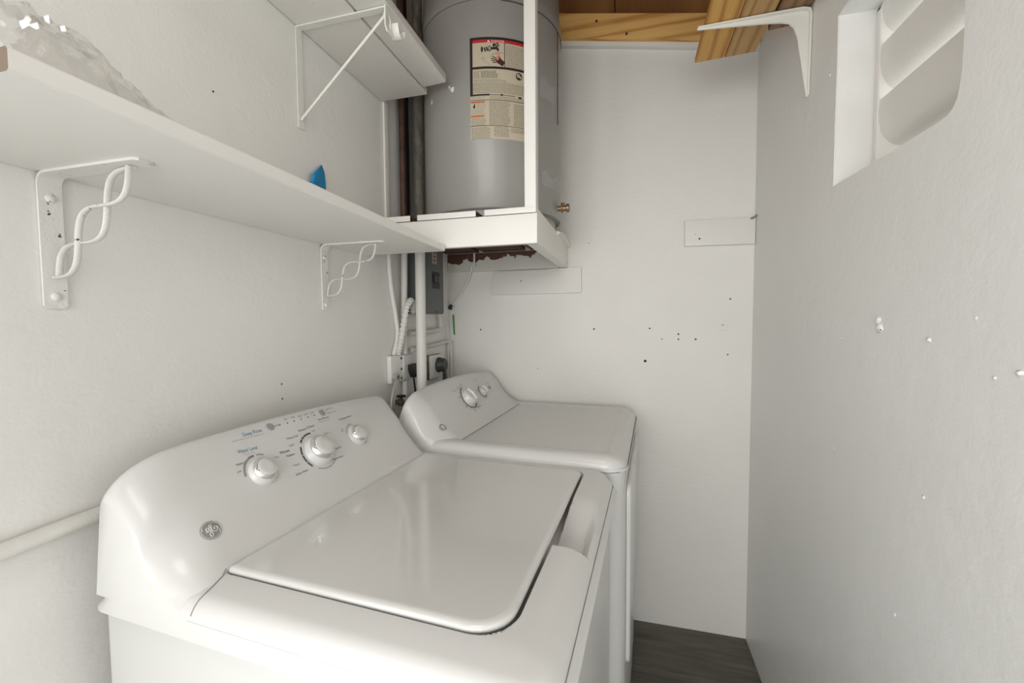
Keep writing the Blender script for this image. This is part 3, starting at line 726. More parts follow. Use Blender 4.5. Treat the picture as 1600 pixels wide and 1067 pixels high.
# hook plate with a slot at the end of the arm
bm = new()
o_ = [(yb_+a, zt-.001+b_) for a, b_ in ((-.012, 0), (.050, 0), (.060, -.008), (.060, -.026), (.040, -.044), (.012, -.058), (-.004, -.056), (-.012, -.046))]
i_ = [(yb_+a, zt+b_) for a, b_ in ((-.007, -.020), (.002, -.017), (.010, -.022), (.010, -.044), (.003, -.050), (-.007, -.044))]
def lp(pts): 
    v = [bm.verts.new((-.548, a, b_)) for a, b_ in pts]; return [bm.edges.new((v[i], v[(i+1) % len(v)])) for i in range(len(v))]
r = bmesh.ops.triangle_fill(bm, edges=lp(o_)+lp(i_), use_beauty=True); fs = [g for g in r['geom'] if isinstance(g, bmesh.types.BMFace)]
r = bmesh.ops.extrude_face_region(bm, geom=fs); bmesh.ops.translate(bm, verts=[g for g in r['geom'] if isinstance(g, bmesh.types.BMVert)], vec=(.003, 0, 0))
finish('hook_plate', bm, M['whiteplastic'], wbk, base)
bm = new(); tube(bm, [(-.5425, yb_+.036+.017*math.cos(a), zt-.026-.026*math.sin(a)) for a in [PI*k/10 for k in range(11)]], (.012, .0020), 8, flat=(1, 0, 0)); finish('rod_hook', bm, M['whiteplastic'], wbk, base, 60)

# pine planks on a plastic bracket at the right wall
YP = 1.545
ps = thing('plank_shelf', 'three bare pine planks laid side by side high on the right wall', 'shelf', (.345, 1.0, 2.139))
for x0, x1, ye, m, ys_ in ((.213, .2985, YP, 'pine', -.02), (.3005, .3865, YP-.006, 'pine_rough', 0), (.3945, .4755, 1.433, 'pine_dark', .01)):
    bm = new(); prism(bm, [(x0, .45, 2.14), (x1, .45, 2.14), (x1, ye-.008*(x1-x0)/.086, 2.14), (x0, ye, 2.14)], (0, 0, .019), .0012)
    o = finish('plank', bm, M[m], ps, (.345, 1.0, 2.139))
for yy in (.52,):
    bm = new(); box(bm, .213, .4755, yy, yy+.04, 2.159, 2.178, .002); finish('batten', bm, M['pine_dark'], ps, (.345, 1.0, 2.139))
pb = thing('plastic_bracket', 'white tapered plastic shelf bracket on the right wall under the pine planks', 'bracket', (XR, 1.36, 1.91))
base = (XR, 1.36, 1.91); xw = XR-.0008; ZT = 2.1385
outer_ = [(xw-.002, 1.905), (xw, 1.91), (xw, ZT-.012), (xw-.004, ZT-.003), (xw-.012, ZT), (.20, ZT), (.192, ZT-.003)]
inner_ = [(.192, ZT-.008), (.26, ZT-.013), (.36, ZT-.021), (.405, ZT-.025), (.426, ZT-.031), (.438, ZT-.045), (.446, ZT-.075), (.466, 1.93), (xw-.007, 1.905)]
bm = new(); prism(bm, [(x, 1.3575, z) for x, z in outer_+inner_], (0, .005, 0), .001); finish('web', bm, M['whiteplastic'], pb, base, 50)
bm = new()
wd = lambda k: .004+.009*k
rg = []
pth = [(.194, ZT-.003, .15), (.26, ZT-.003, .45), (.40, ZT-.003, .9), (.455, ZT-.003, 1), (xw-.006, ZT-.008, 1), (xw-.003, ZT-.02, 1), (xw-.003, 2.05, .75), (xw-.003, 1.97, .45), (xw-.003, 1.907, .15)]
for i, (x, z, k) in enumerate(pth):
    a = Vector(pth[max(i-1, 0)][:2]); c = Vector(pth[min(i+1, len(pth)-1)][:2]); d = (c-a).normalized(); nn = Vector((-d.y, d.x))*.0025
    rg.append([bm.verts.new((x+s*nn.x, 1.36+q*wd(k), z+s*nn.y)) for s, q in ((1, -1), (1, 1), (-1, 1), (-1, -1))])
for a, c in zip(rg, rg[1:]):
    for k in range(4): bm.faces.new((a[k], a[(k+1) % 4], c[(k+1) % 4], c[k]))
bm.faces.new(rg[0]); bm.faces.new(rg[-1][::-1]); finish('flange', bm, M['whiteplastic'], pb, base, 50)

# cleats on the back wall
def cleat(name, px0, py0, px1, py1, py0b, py1b, label, extra=()):
    a = hit(px0, py0, 1, YB-.018); b_ = hit(px1, py1, 1, YB-.018); c = hit(px1, py1b, 1, YB-.018); d = hit(px0, py0b, 1, YB-.018)
    b_.x = min(b_.x, XR-.0015); c.x = min(c.x, XR-.0015)
    bm = new(); prism(bm, [a, b_, c, d], (0, .0178, 0), .0012)
    base = ((a.x+b_.x)/2, YB, d.z)
    t = thing(name, label, 'wood cleat', base, 0); finish('board', bm, M['paint'], t, base)
    for px, py, rr in extra:
        q = hit(px, py, 1, YB-.0183); bm = new(); lathe(bm, [(0, -.0002), (rr, 0), (rr*.7, .0006), (0, .0006)], frame(q, (1, 0, 0), (0, 0, 1), (0, -1, 0)), 12); finish('nail_head', bm, M['gap'], t, base)
cleat('wall_cleat', 1070, 345, 1183, 339, 384.5, 380.5, 'small white-painted board nailed to the back wall beside the right corner', ((1093, 373, .0035), (1087, 366, .0015)))
cleat('wall_cleat', 770, 425.5, 908, 417, 461, 457, 'white-painted board nailed to the back wall just below the heater platform', ((814, 439, .0028),))
q = hit(1181, 346, 1, YB-.03); bm = new(); tube(bm, [q, q+Vector((-.004, .004, -.006)), q+Vector((0, .01, -.002))], .004, 8)
q.x = XR-.012
bm.free(); bm = new(); tube(bm, [(XR-.018, YB-.0185, 1.685), (XR-.016, YB-.024, 1.683), (XR-.004, YB-.026, 1.690), (XR-.0005, YB-.026, 1.695)], .0035, 8)
solo('bent_nail', bm, M['steel'], (XR-.01, YB-.022, 1.683), 'bent grey nail at the right end of the small white board', 'nail')

# ================================================================== HEATER PLATFORM
YF = 1.192; PX1 = -.2455
pf = thing('heater_platform', 'white-painted timber platform on the wall carrying the grey water heater', 'platform', (-.52, 1.5, 1.52))
base = (-.52, 1.5, 1.52)
def pprism(name, pts, vec, mat, bev=.002):
    bm = new(); prism(bm, pts, vec, bev); return finish(name, bm, mat, pf, base)
ZB, ZT0, ZT1 = 1.519, 1.604, 1.622
pprism('front_board', [(XL+.001, YF, ZB), (PX1-.003, YF, ZB), (PX1-.003, YF, ZT0), (XL+.001, YF, ZT0)], (0, .02, 0), M['platform'])
pprism('side_board', [(PX1, YF+.001, ZB+.001), (PX1, YB-.002, ZB+.006), (PX1, YB-.002, ZT0), (PX1, YF+.001, ZT0)], (-.036, 0, 0), M['platform'], .003)
bm = new(); box(bm, XL+.001, PX1-.038, YB-.021, YB-.001, ZB+.004, ZT0-.001, .0015, 1); o = finish('back_board', bm, M['ledger'], pf, base); o['label'] = 'back board with brown wood showing through peeling paint'
def plk(x0, x1, y1=YB-.03, z0=ZT0+.0003, y0=YF-.004, m='platform'):
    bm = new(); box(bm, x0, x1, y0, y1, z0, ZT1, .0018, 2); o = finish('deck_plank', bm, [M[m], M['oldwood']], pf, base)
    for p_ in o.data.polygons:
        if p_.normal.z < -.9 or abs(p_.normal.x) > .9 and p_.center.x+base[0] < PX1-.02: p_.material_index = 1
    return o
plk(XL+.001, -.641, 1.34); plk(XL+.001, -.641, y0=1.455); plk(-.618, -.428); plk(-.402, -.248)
bm = new(); box(bm, XL+.001, -.30, YF+.022, YF+.060, ZB+.012, ZT0-.001, .001, 1); o = finish('joist', bm, M['oldwood'], pf, base); o['label'] = 'dark bare wooden joist'
bm = new(); prism(bm, [(-.2825, YF+.001, ZT1+.0005), (-.249, YF+.001, ZT1+.0005), (-.249, YF+.001, zroof(-.25)-.002), (-.2825, YF+.001, zroof(-.2825)-.002)], (0, .036, 0), .003)
solo('corner_post', bm, M['platform'], (-.266, 1.21, ZT1), 'white square timber post rising from the front corner of the heater platform', 'post')
# curled strip lying on the back of the side board
bm = new()
rg = []
for k, (y, z, w) in enumerate(((1.56, 1.622, .006), (1.62, 1.630, .012), (1.70, 1.628, .013), (1.78, 1.622, .013), (1.842, 1.616, .009))):
    rg.append([bm.verts.new((PX1+.001+s*w, y+.006*random.random(), z+d)) for s, d in ((-1, -.012), (1, -.006+.003*(k % 2)), (1.1, .000), (.3, .006), (-1, .003))])
for a, c in zip(rg, rg[1:]):
    for k in range(5): bm.faces.new((a[k], a[(k+1) % 5], c[(k+1) % 5], c[k]))
bm.faces.new(rg[0]); bm.faces.new(rg[-1][::-1]); bmesh.ops.subdivide_edges(bm, edges=bm.edges[:], cuts=2, use_grid_fill=True)
for v_ in bm.verts: v_.co += Vector((random.uniform(-1, 1), 0, random.uniform(-1, 1)))*.0012
finish('edge_strip', bm, M['paint'], pf, base, 60)

# ================================================================== WATER HEATER
HC = Vector((-.482, 1.532, 0)); HR = .25
hb = (HC.x, HC.y, ZT1+.002)
wh = thing('water_heater', 'tall grey cylindrical water heater with a warning label, standing on the white platform', 'water heater', hb)
bm = new(); z0 = hb[2]
lathe(bm, [(0, z0), (HR-.02, z0), (HR-.02, z0+.03), (HR-.003, z0+.032), (HR, z0+.036), (HR, 2.288)], Matrix.Translation((HC.x, HC.y, 0)), 96); finish('tank_jacket', bm, M['tank'], wh, hb, 40)
bm = new(); lathe(bm, [(HR-.004, 2.284), (HR-.004, 2.289), (HR+.0015, 2.290), (HR+.002, 2.295), (HR+.0015, 2.332), (HR-.002, 2.338), (HR-.004, 2.345), (HR-.006, 2.42), (HR-.02, 2.436), (HR-.06, 2.446), (0, 2.45)], Matrix.Translation((HC.x, HC.y, 0)), 96)
o = finish('top_cap', bm, M['tank'], wh, hb, 40)
bm = new(); tube(bm, [(HC.x+(HR+.0006)*math.sin(math.radians(a_)), HC.y-(HR+.0006)*math.cos(math.radians(a_)), 2.287) for a_ in range(24, 140, 3)], .0022, 6); finish('cap_seam', bm, M['ink'], wh, hb)
for sx in (-.1, .1):
    bm = new(); lathe(bm, [(0, 2.44), (.013, 2.44), (.013, 2.52), (0, 2.52)], Matrix.Translation((HC.x+sx, HC.y, 0)), 16); finish('pipe_nipple', bm, M['brass'], wh, hb)
def cp(deg, z, e=0):
    a = math.radians(deg); return Vector((HC.x+(HR+e)*math.sin(a), HC.y-(HR+e)*math.cos(a), z))
def crect(bm, d0, d1, z0, z1, e, mat=0):
    n = max(1, int(abs(d1-d0)/3)); lo = [bm.verts.new(cp(d0+(d1-d0)*k/n, z0, e)) for k in range(n+1)]; hi = [bm.verts.new(cp(d0+(d1-d0)*k/n, z1, e)) for k in range(n+1)]
    for k in range(n): bm.faces.new((lo[k], lo[k+1], hi[k+1], hi[k])).material_index = mat
def Z(py): return 2.175-(py-60)*(.308/159)      # label height from the photo row at its left edge
LM = [M['cream'], M['black_lbl'], M['red'], M['orange'], M['lbl_ink'], M['hand'], M['burn'], M['whiteplastic'], M['ink_mid']]
D0, D1 = 1.5, 50
bm = new(); crect(bm, D0, D1, Z(219), Z(60), .0006, 0); 
for v_ in list(bm.verts): pass
lab = finish('warning_label', bm, LM, wh, hb, 0); lab['label'] = 'cream printed danger label with red and orange bands'
bm = new(); e = .0010
crect(bm, D0, D1, Z(64), Z(60), e, 1); crect(bm, D0, 3.4, Z(150), Z(60), e, 1); crect(bm, D0, D1, Z(109.3), Z(105.6), e, 1); crect(bm, D1-1.5, D1, Z(109), Z(60), e, 1)
crect(bm, 3.4, D1-1.5, Z(68.6), Z(64), e, 2)
crect(bm, 26.2, 26.7, Z(105.6), Z(68.6), e, 1)
crect(bm, D0, 15.5, Z(151), Z(148.3), e, 1); crect(bm, 15.5, 34, Z(150.4), Z(149), e, 4); crect(bm, 23.5, 25, Z(151), Z(148), e, 1); crect(bm, 36.5, 39, Z(152), Z(149), e, 1)
crect(bm, D0, D1, Z(158.3), Z(157.5), e, 1); crect(bm, D0, D1, Z(198.6), Z(197.8), e, 1)
crect(bm, D0+.4, 12, Z(162), Z(159.4), e, 3); crect(bm, D0+.4, 11.6, Z(184), Z(181.3), e, 3)
finish('label_bands', bm, LM, lab, hb, 0)
# words that can be read
bm = new()
def ctext(s, d0, d1, z, h, mat):
    put_text(bm, s, lambda x, y: cp(d0+x, z+y, .0014), d1-d0, h, mat)
ctext('DANGER', 17.0, 26.2, Z(68.1), .0095, 7)
d = 15.0; tri = [bm.verts.new(cp(d-1.1, Z(68.1), .0014)), bm.verts.new(cp(d+1.1, Z(68.1), .0014)), bm.verts.new(cp(d, Z(64.6), .0014))]; bm.faces.new(tri).material_index = 7
finish('label_word', bm, LM, lab, hb, 0)
# rows of small print
bm = new(); rnd = random.Random(3)
def rows_(d0, d1, pa, pb, step, dens=.8, mat=4, th=.35):
    p_ = pa
    while p_ < pb:
        d = d0
        end = d1-(rnd.random()*(d1-d0)*.18)
        while d < end:
            w = rnd.uniform(.5, 1.9); crect(bm, d, min(d+w, end), Z(p_+step*th), Z(p_), .0010, mat); d += w+rnd.uniform(.25, .5)
        p_ += step
rows_(27.6, 47, 72, 104, 2.9, mat=4); rows_(9.5, 22, 112.5, 124, 2.0, mat=1, th=.4); rows_(4.2, 9, 112.5, 124, 2.0, mat=4, th=.4)
rows_(4.5, 31, 126, 130, 2.3); rows_(3.6, 48, 131, 147, 2.4, th=.4); rows_(2.2, 14, 152.6, 157, 2.2, mat=8); rows_(15.5, 48, 152.6, 157, 2.2)
rows_(6.5, 13, 163, 170, 2.0, mat=8); rows_(2.2, 13, 172, 180, 2.2, mat=8); rows_(2.2, 13, 186, 197, 2.1); rows_(15.2, 31, 160, 197, 1.9, th=.42); rows_(33, 48, 162, 197, 2.2, th=.4)
rows_(2.2, 17, 201, 218, 2.1, th=.4); rows_(18.5, 30, 200, 216, 2.3, th=.4); rows_(31, 44, 201, 206, 2.4, th=.4)
finish('small_print', bm, LM, lab, hb, 0)
# scald pictogram: two valve handles, spout, drops, hand; basin lines; burn icon; round reader symbol
bm = new()
def cdisc(d, py, rx, ry, mat, e=.0012, n=14, a0=0, a1=360):
    c = bm.verts.new(cp(d, Z(py), e)); rg = [bm.verts.new(cp(d+rx*math.cos(math.radians(a0+(a1-a0)*k/n)), Z(py)+ry*math.sin(math.radians(a0+(a1-a0)*k/n)), e)) for k in range(n+1)]
    for k in range(n): bm.faces.new((c, rg[k], rg[k+1])).material_index = mat
def cline(a, b_, w, mat, e=.0012):
    (d0, p0), (d1, p1) = a, b_; A = Vector((d0*HR*PI/180, Z(p0))); B = Vector((d1*HR*PI/180, Z(p1))); t = (B-A).normalized(); nn = Vector((-t.y, t.x))*w/2
    q = [A+nn, B+nn, B-nn, A-nn]; bm.faces.new([bm.verts.new(cp(p_.x/(HR*PI/180), p_.y, e)) for p_ in q]).material_index = mat
cdisc(10.3, 79, .8, .0085, 1)
for k in range(4):
    a = k*PI/2+.5; cdisc(13.2+1.1*math.cos(a), 79+2.3*math.sin(a), .62, .0036, 1)
cdisc(15.8, 78, 1.1, .009, 1); cdisc(15.8, 78, .6, .006, 0, .0014)
cline((16.3, 77.8), (21.6, 77.2), .0075, 1); cline((21.2, 76.5), (21.8, 81.5), .0065, 1); cdisc(18.7, 72.6, .8, .006, 1)
for k in range(4):
    a = k*PI/2+.3; cdisc(20.9+1.2*math.cos(a), 72.4+2.1*math.sin(a), .62, .0034, 1)
for k in range(5): cdisc(20.3+k*.7, 84.5+(k % 2)*1.5, .34, .0036, 6)
cline((9.5, 93), (19, 85.3), .0011, 4); cline((19, 85.3), (26, 83.5), .0011, 4); cline((10.5, 95), (19, 88), .0008, 4); cline((10.5, 95), (16, 103.5), .0008, 4)
cdisc(22.2, 95.5, 1.9, .0090, 5); cline((22, 96.5), (25.9, 101.5), .016, 5)
for (a, b_) in (((21.5, 93.5), (17.7, 90.3)), ((21.2, 95), (16.6, 93.3)), ((21.3, 96.6), (16.9, 96.8)), ((22, 98.4), (18.0, 99.8)), ((22.6, 93.5), (22.2, 88.5))): cline(a, b_, .0026, 5)
cdisc(21.4, 92.5, .9, .007, 6, .0015)
cdisc(37.0, 117, 2.5, .0115, 1); cdisc(36.5, 116, 1.3, .006, 0, .0014); cdisc(38.2, 118.3, .7, .004, 0, .0014); cdisc(36.6, 115.6, .35, .002, 1, .0016)
cdisc(4.3, 168, .8, .0045, 1); cdisc(4.6, 165.5, .45, .004, 1)
finish('label_pictogram', bm, LM, lab, hb, 0)
# paint splashes, clear tape, drain valve
for (d, z, r_) in ((-13.2, 2.034, .0085), (-15.6, 2.043, .005), (-36.1, 2.026, .0075)):
    bm = new(); c = bm.verts.new(cp(d, z, .0012)); rg = [bm.verts.new(cp(d+math.degrees(r_/HR)*(.5+rnd.random()*.6)*math.cos(k*PI/6), z+r_*(.6+rnd.random()*.9)*math.sin(k*PI/6), .0006)) for k in range(12)]
    for k in range(12): bm.faces.new((c, rg[k], rg[(k+1) % 12]))
    finish('paint_splash', bm, M['paint'], wh, hb)
for d0, d1, z0_, z1_ in ((55, 90, 2.035, 2.085), (57, 92, 1.752, 1.785)):
    bm = new(); n = 14
    lo = [bm.verts.new(cp(d0+(d1-d0)*k/n, z0_-.012*abs(math.sin(k*1.3)), .0010+.0012*rnd.random())) for k in range(n+1)]; hi = [bm.verts.new(cp(d0+(d1-d0)*k/n, z1_+.010*math.sin(k*.9), .0010+.0012*rnd.random())) for k in range(n+1)]
    for k in range(n): bm.faces.new((lo[k], lo[k+1], hi[k+1], hi[k]))
    finish('clear_tape', bm, M['tape'], wh, hb, 60)
bm = new(); fr = frame(Vector((-.234, 1.50, 1.690)), (0, 1, 0), (0, 0, 1), (1, 0, 0))
lathe(bm, [(0, -.004), (.009, -.004), (.009, .010), (.015, .012), (.015, .016), (.0105, .018), (.010, .028), (.014, .030), (.015, .036), (.013, .040), (.006, .040), (.006, .036), (0, .036)], fr, 20)
bm2v = finish('drain_valve', bm, M['brass'], wh, hb, 40); bm2v['label'] = 'aged brass drain valve'
bm = new(); fr = frame(Vector((-.216, 1.50, 1.699)), (1, 0, 0), (0, 1, 0), (0, 0, 1)); lathe(bm, [(0, 0), (.004, 0), (.004, .006), (.008, .007), (.008, .010), (0, .011)], fr, 12); finish('valve_stem', bm, M['brass'], bm2v, hb)
# row of small black beads down the heater's right side
bc = []
bm = new(); zt_ = 2.405; zb_ = 1.972; xx, yy = (cp(79, 0, .0045).x, cp(79, 0, .0045).y)
n = 90
for k in range(n):
    z = zb_+(2.27-zb_)*k/(n-1); bmesh.ops.create_icosphere(bm, subdivisions=1, radius=.0019, matrix=Matrix.Translation((xx, yy, z)))
tube(bm, [(xx, yy, zb_), (xx, yy, 2.275)], .0004, 4)
q = cp(79, 2.275, .001); tube(bm, [(xx, yy, 2.272), (xx, yy, 2.277), (q.x, q.y, 2.277)], .0012, 6)
solo('bead_row', bm, M['black'], (xx, yy, zb_), 'thin row of small black beads down the right side of the water heater', 'chain')

# ================================================================== PIPES AND ELECTRICS ON THE LEFT WALL
def pipe(name, pts, r, mat, label, cat, base=None, n=18, group=None):
    bm = new(); tube(bm, pts, r, n); return solo(name, bm, mat, base or pts[0], label, cat, group, 60)
BX, BY = -.709, 1.381
p_ = thing('main_pipe', 'thick vertical pipe through the platform, dark steel above and painted white below', 'pipe', (BX, BY, .02)); base = (BX, BY, .02)
bm = new(); tube(bm, [(BX, BY, 1.60), (BX+.002, BY, 2.0), (BX+.004, BY, 2.60)], .0175, 20); o = finish('upper_length', bm, M['galv'], p_, base, 60); o['label'] = 'bare dark tarnished steel length'
bm = new(); tube(bm, [(BX-.003, BY+.001, .02), (BX-.002, BY, .9), (BX, BY, 1.60)], .0178, 20); finish('lower_length', bm, M['pvc'], p_, base, 60)
bm = new(); lathe(bm, [(.0178, -.03), (.021, -.028), (.021, .0), (.0178, .002)], Matrix.Translation((BX, BY, 1.18)), 20)
bm.free()
p_ = thing('narrow_pipe', 'narrow vertical pipe nearest the shelf end, rusty brown above and white below', 'pipe', (-.774, 1.388, 1.1795)); base = (-.774, 1.388, 1.1795)
bm = new(); tube(bm, [(-.772, 1.385, 1.60), (-.772, 1.385, 2.6)], .0115, 16); o = finish('upper_length', bm, M['rust'], p_, base, 60); o['label'] = 'rusty brown length'
bm = new(); tube(bm, [(-.785, 1.392, 1.1795), (-.772, 1.385, 1.60)], .0112, 16); finish('lower_length', bm, M['pvc'], p_, base, 60)
pipe('black_upright', [(-.783, 1.425, 1.62), (-.783, 1.425, 2.6)], .013, M['black'], 'black upright cylinder between the brown and the steel pipe', 'pipe')  # black cylinder filling the dark band between the two pipes
# moulding / buried conduit where the niche begins
bm = new(); box(bm, XL+.0005, XL+.008, 1.302, 1.330, 1.626, 2.66, .003, 2)
solo('wall_batten', bm, M['paint'], (XL, 1.316, 1.626), 'narrow white batten running up the left wall beside the brown pipe', 'batten')
pts = spline([(XL+.006, 1.314, 1.6255), (XL+.008, 1.312, 1.52), (XL+.008, 1.322, 1.42), (XL+.008, 1.350, 1.315), (XL+.009, 1.358, 1.25), (XL+.010, 1.328, 1.1795)], 6)
pipe('wall_cable', pts, .008, M['paint'], 'white painted-over cable curving down the wall to the outlet box', 'cable', n=10)
# long conduit along the wall behind the washer
pts = spline([(XL+.0125, -.4, .985), (XL+.0125, .1, .992), (XL+.0125, .35, 1.001), (XL+.0125, .47, 1.004), (XL+.0125, .8, 1.006), (XL+.0125, 1.22, 1.004)], 6)
pipe('wall_conduit', pts, .0118, M['pvc'], 'white-painted pipe running along the left wall behind the washing machine', 'pipe')
# breaker panel
base = (-.76, 1.525, 1.327)
bp = thing('breaker_panel', 'narrow dark grey electrical breaker panel on the left wall below the platform', 'electrical panel', base)
bm = new(); box(bm, XL+.0005, -.724, 1.442, 1.605, 1.327, 1.597, .002, 1); finish('enclosure', bm, M['panelgrey'], bp, base)
bm = new(); box(bm, -.7238, -.720, 1.446, 1.602, 1.330, 1.595, .001, 1); dr = finish('cover', bm, M['panelgrey'], bp, base)
bm = new(); box(bm, -.7197, -.7185, 1.50, 1.565, 1.425, 1.49, .0005, 1); sw = finish('breaker_window', bm, M['black'], dr, base)
for k in range(2):
    bm = new(); box(bm, -.7185, -.713, 1.512+.026*k, 1.530+.026*k, 1.45, 1.475, .001, 1); finish('breaker_switch', bm, M['ink'], bp, base)
bm = new(); box(bm, -.7197, -.7190, 1.499, 1.540, 1.520, 1.580, 0); o = finish('sticker', bm, M['burn'], dr, base); o['label'] = 'small pinkish sticker'
o.data.materials[0] = plain('faded_sticker', (.42, .33, .28), .6)
bm = new()
for k in range(3): box(bm, -.7189, -.7186, 1.508+.004*(k % 2), 1.530, 1.530+.015*k, 1.536+.015*k, 0)
finish('sticker_print', bm, M['ink'], dr, base, 0)
bm = new(); lathe(bm, [(0, 0), (.004, 0), (.003, .002), (0, .002)], frame((-.7199, 1.53, 1.336), (0, 1, 0), (0, 0, 1), (1, 0, 0)), 10); finish('screw', bm, M['black'], bp, base)
# pipes that leave the panel
pipe('panel_elbow_pipe', spline([(-.785, 1.635, 1.50), (-.785, 1.69, 1.36), (-.785, 1.71, 1.275), (-.785, 1.66, 1.258), (-.785, 1.52, 1.256), (-.785, 1.435, 1.252)], 8), .0105, M['pvc'], 'white pipe turning left below the breaker panel', 'pipe')
pipe('corner_pipe', spline([(-.786, 1.45, 1.190), (-.786, 1.65, 1.198), (-.786, 1.775, 1.205), (-.786, 1.812, 1.195), (-.786, 1.820, 1.15), (-.786, 1.820, 1.0), (-.786, 1.820, .9)], 8), .0085, M['pvc'], 'thin white pipe that turns down in the back corner', 'pipe')
pipe('corner_cable', spline([(-.795+.006, 1.795, 1.30), (-.789, 1.800, 1.22), (-.789, 1.798, 1.1), (-.789, 1.798, .95)], 6), .004, M['pvc'], 'thin white cable running straight down beside the corner pipe', 'cable', n=8)
# heater cord with its plug
a = [hit(px, py, 1, YB-.008) for px, py in ((745, 392), (742, 412), (732, 440), (716, 465), (706, 478))]
pts = [Vector((a[0].x+.0, YB-.026, 1.66))]
pts = spline([Vector((a[0].x+.002, 1.80, 1.60)), Vector((a[0].x, 1.80, 1.545)), a[1]+Vector((0, -.025, 0)), a[2]+Vector((0, -.012, 0)), a[3], a[4]+Vector((.0, -.002, 0))], 6)
cd = thing('power_cable', 'white cord hanging from under the platform into the back corner', 'cord', pts[-1]); bm = new(); tube(bm, pts, .0045, 10); finish('sheath', bm, M['whiteplastic'], cd, pts[-1], 60)
q = pts[-1]; bm = new(); tube(bm, [q+Vector((.004, 0, .004)), q+Vector((-.006, -.001, -.006)), q+Vector((-.010, -.002, -.016))], [.007, .010, .009], 12); o = finish('cord_connector', bm, M['black'], cd, pts[-1], 60); o['label'] = 'black connector with a pale tip'
bm = new(); tube(bm, [q+Vector((.006, 0, -.004)), q+Vector((.010, -.001, -.010))], .005, 10); finish('tip', bm, M['whiteplastic'], cd, pts[-1], 60)
g0 = hit(708, 492, 1, YB-.004); g1 = hit(709.5, 523, 1, YB-.004)
bm = new(); prism(bm, [g0+Vector((-.004, 0, 0)), g0+Vector((.004, 0, .001)), g1+Vector((.004, 0, 0)), g1+Vector((-.003, 0, 0))], (0, .0035, 0), .0005)
solo('green_tag', bm, M['green'], (g0.x, YB, g1.z), 'small green strip tag stuck in the back corner', 'tag')
# outlet box with plug and flexible conduit
ZO0, ZO1 = 1.082, 1.178; YO0, YO1 = 1.296, 1.445
base = (XL, 1.35, ZO0); ob = thing('outlet_box', 'white-painted electrical outlet box on the left wall behind the machines', 'outlet box', base)
bm = new(); box(bm, XL+.0005, -.782, YO0, YO1, ZO0, ZO1, .004, 2); finish('box_body', bm, M['platform'], ob, base)
bm = new(); box(bm, -.7825, -.776, YO0+.078, YO1-.004, ZO0+.004, ZO1-.002, .003, 2); fp = finish('face_plate', bm, M['enamel_satin'], ob, base)
for zz in (ZO0+.012, ZO1-.012, ZO0+.045):
    bm = new(); lathe(bm, [(0, 0), (.005, 0), (.004, .0015), (0, .0015)], frame((-.7818, YO0+.068, zz), (0, 1, 0), (0, 0, 1), (1, 0, 0)), 10); finish('screw', bm, M['rust'], ob, base)
bm = new(); lathe(bm, [(.006, -.004), (.013, -.004), (.013, .002), (.015, .004), (.015, .012), (.010, .014), (.008, .014)], frame((-.780, YO0+.018, ZO0+.022), (0, 1, 0), (0, 0, 1), (1, 0, 0)), 18); o = finish('cable_clamp', bm, M['bluegrey'], ob, base); o['label'] = 'grey metal cable clamp'
base = (-.75, 1.40, 1.12); pl = thing('black_plug', 'black three-pin plug in the outlet box, with a short black cord', 'plug', base)
bm = new(); prism(bm, [(-.7755, 1.398, 1.139), (-.7755, 1.440, 1.141), (-.7755, 1.438, 1.115), (-.7755, 1.426, 1.090), (-.7755, 1.416, 1.090), (-.7755, 1.400, 1.116)], (.022, 0, 0), .004, 3); finish('plug_body', bm, M['black'], pl, base, 50)
bm = new(); tube(bm, spline([(-.764, 1.421, 1.092), (-.763, 1.423, 1.07), (-.764, 1.430, 1.045), (-.765, 1.434, 1.03)], 5), .0036, 8); finish('cord', bm, M['black'], pl, base, 60)
bm = new(); tube(bm, spline([(-.765, 1.434, 1.032), (-.765, 1.436, 1.0), (-.766, 1.44, .90)], 4), .0042, 8); finish('white_cord', bm, M['whiteplastic'], pl, base, 60)
# corrugated conduit
pts = spline([(-.765, 1.425, 1.33), (-.755, 1.412, 1.363), (-.748, 1.378, 1.372), (-.750, 1.352, 1.345), (-.760, 1.345, 1.28), (-.772, 1.345, 1.22), (-.786, 1.350, 1.1795)], 16)
bm = new(); tube(bm, pts, [(.0115 if (k//2) % 2 else .0088) for k in range(len(pts))], 14)
solo('flexible_conduit', bm, M['pvc'], (-.786, 1.350, 1.1795), 'white corrugated conduit arching down into the outlet box', 'conduit', None, 80)
# two grey cords from the clamp
hc = thing('twin_cords', 'pair of pale grey cords looping down from the outlet box clamp', 'cord', (-.76, 1.27, .90)); base = (-.76, 1.27, .90)
for dx in (0, .014):
    bm = new(); tube(bm, spline([(-.772, YO0+.016+dx*.3, ZO0+.016), (-.760, YO0-.006+dx*.6, ZO0+.010), (-.753, YO0-.036+dx, ZO0-.012), (-.752, YO0-.052+dx, ZO0-.055), (-.752, YO0-.052+dx, ZO0-.11), (-.752, YO0-.045+dx, .90)], 6), .0052, 10)
    finish('cord', bm, M['bluegrey'], hc, base, 60)
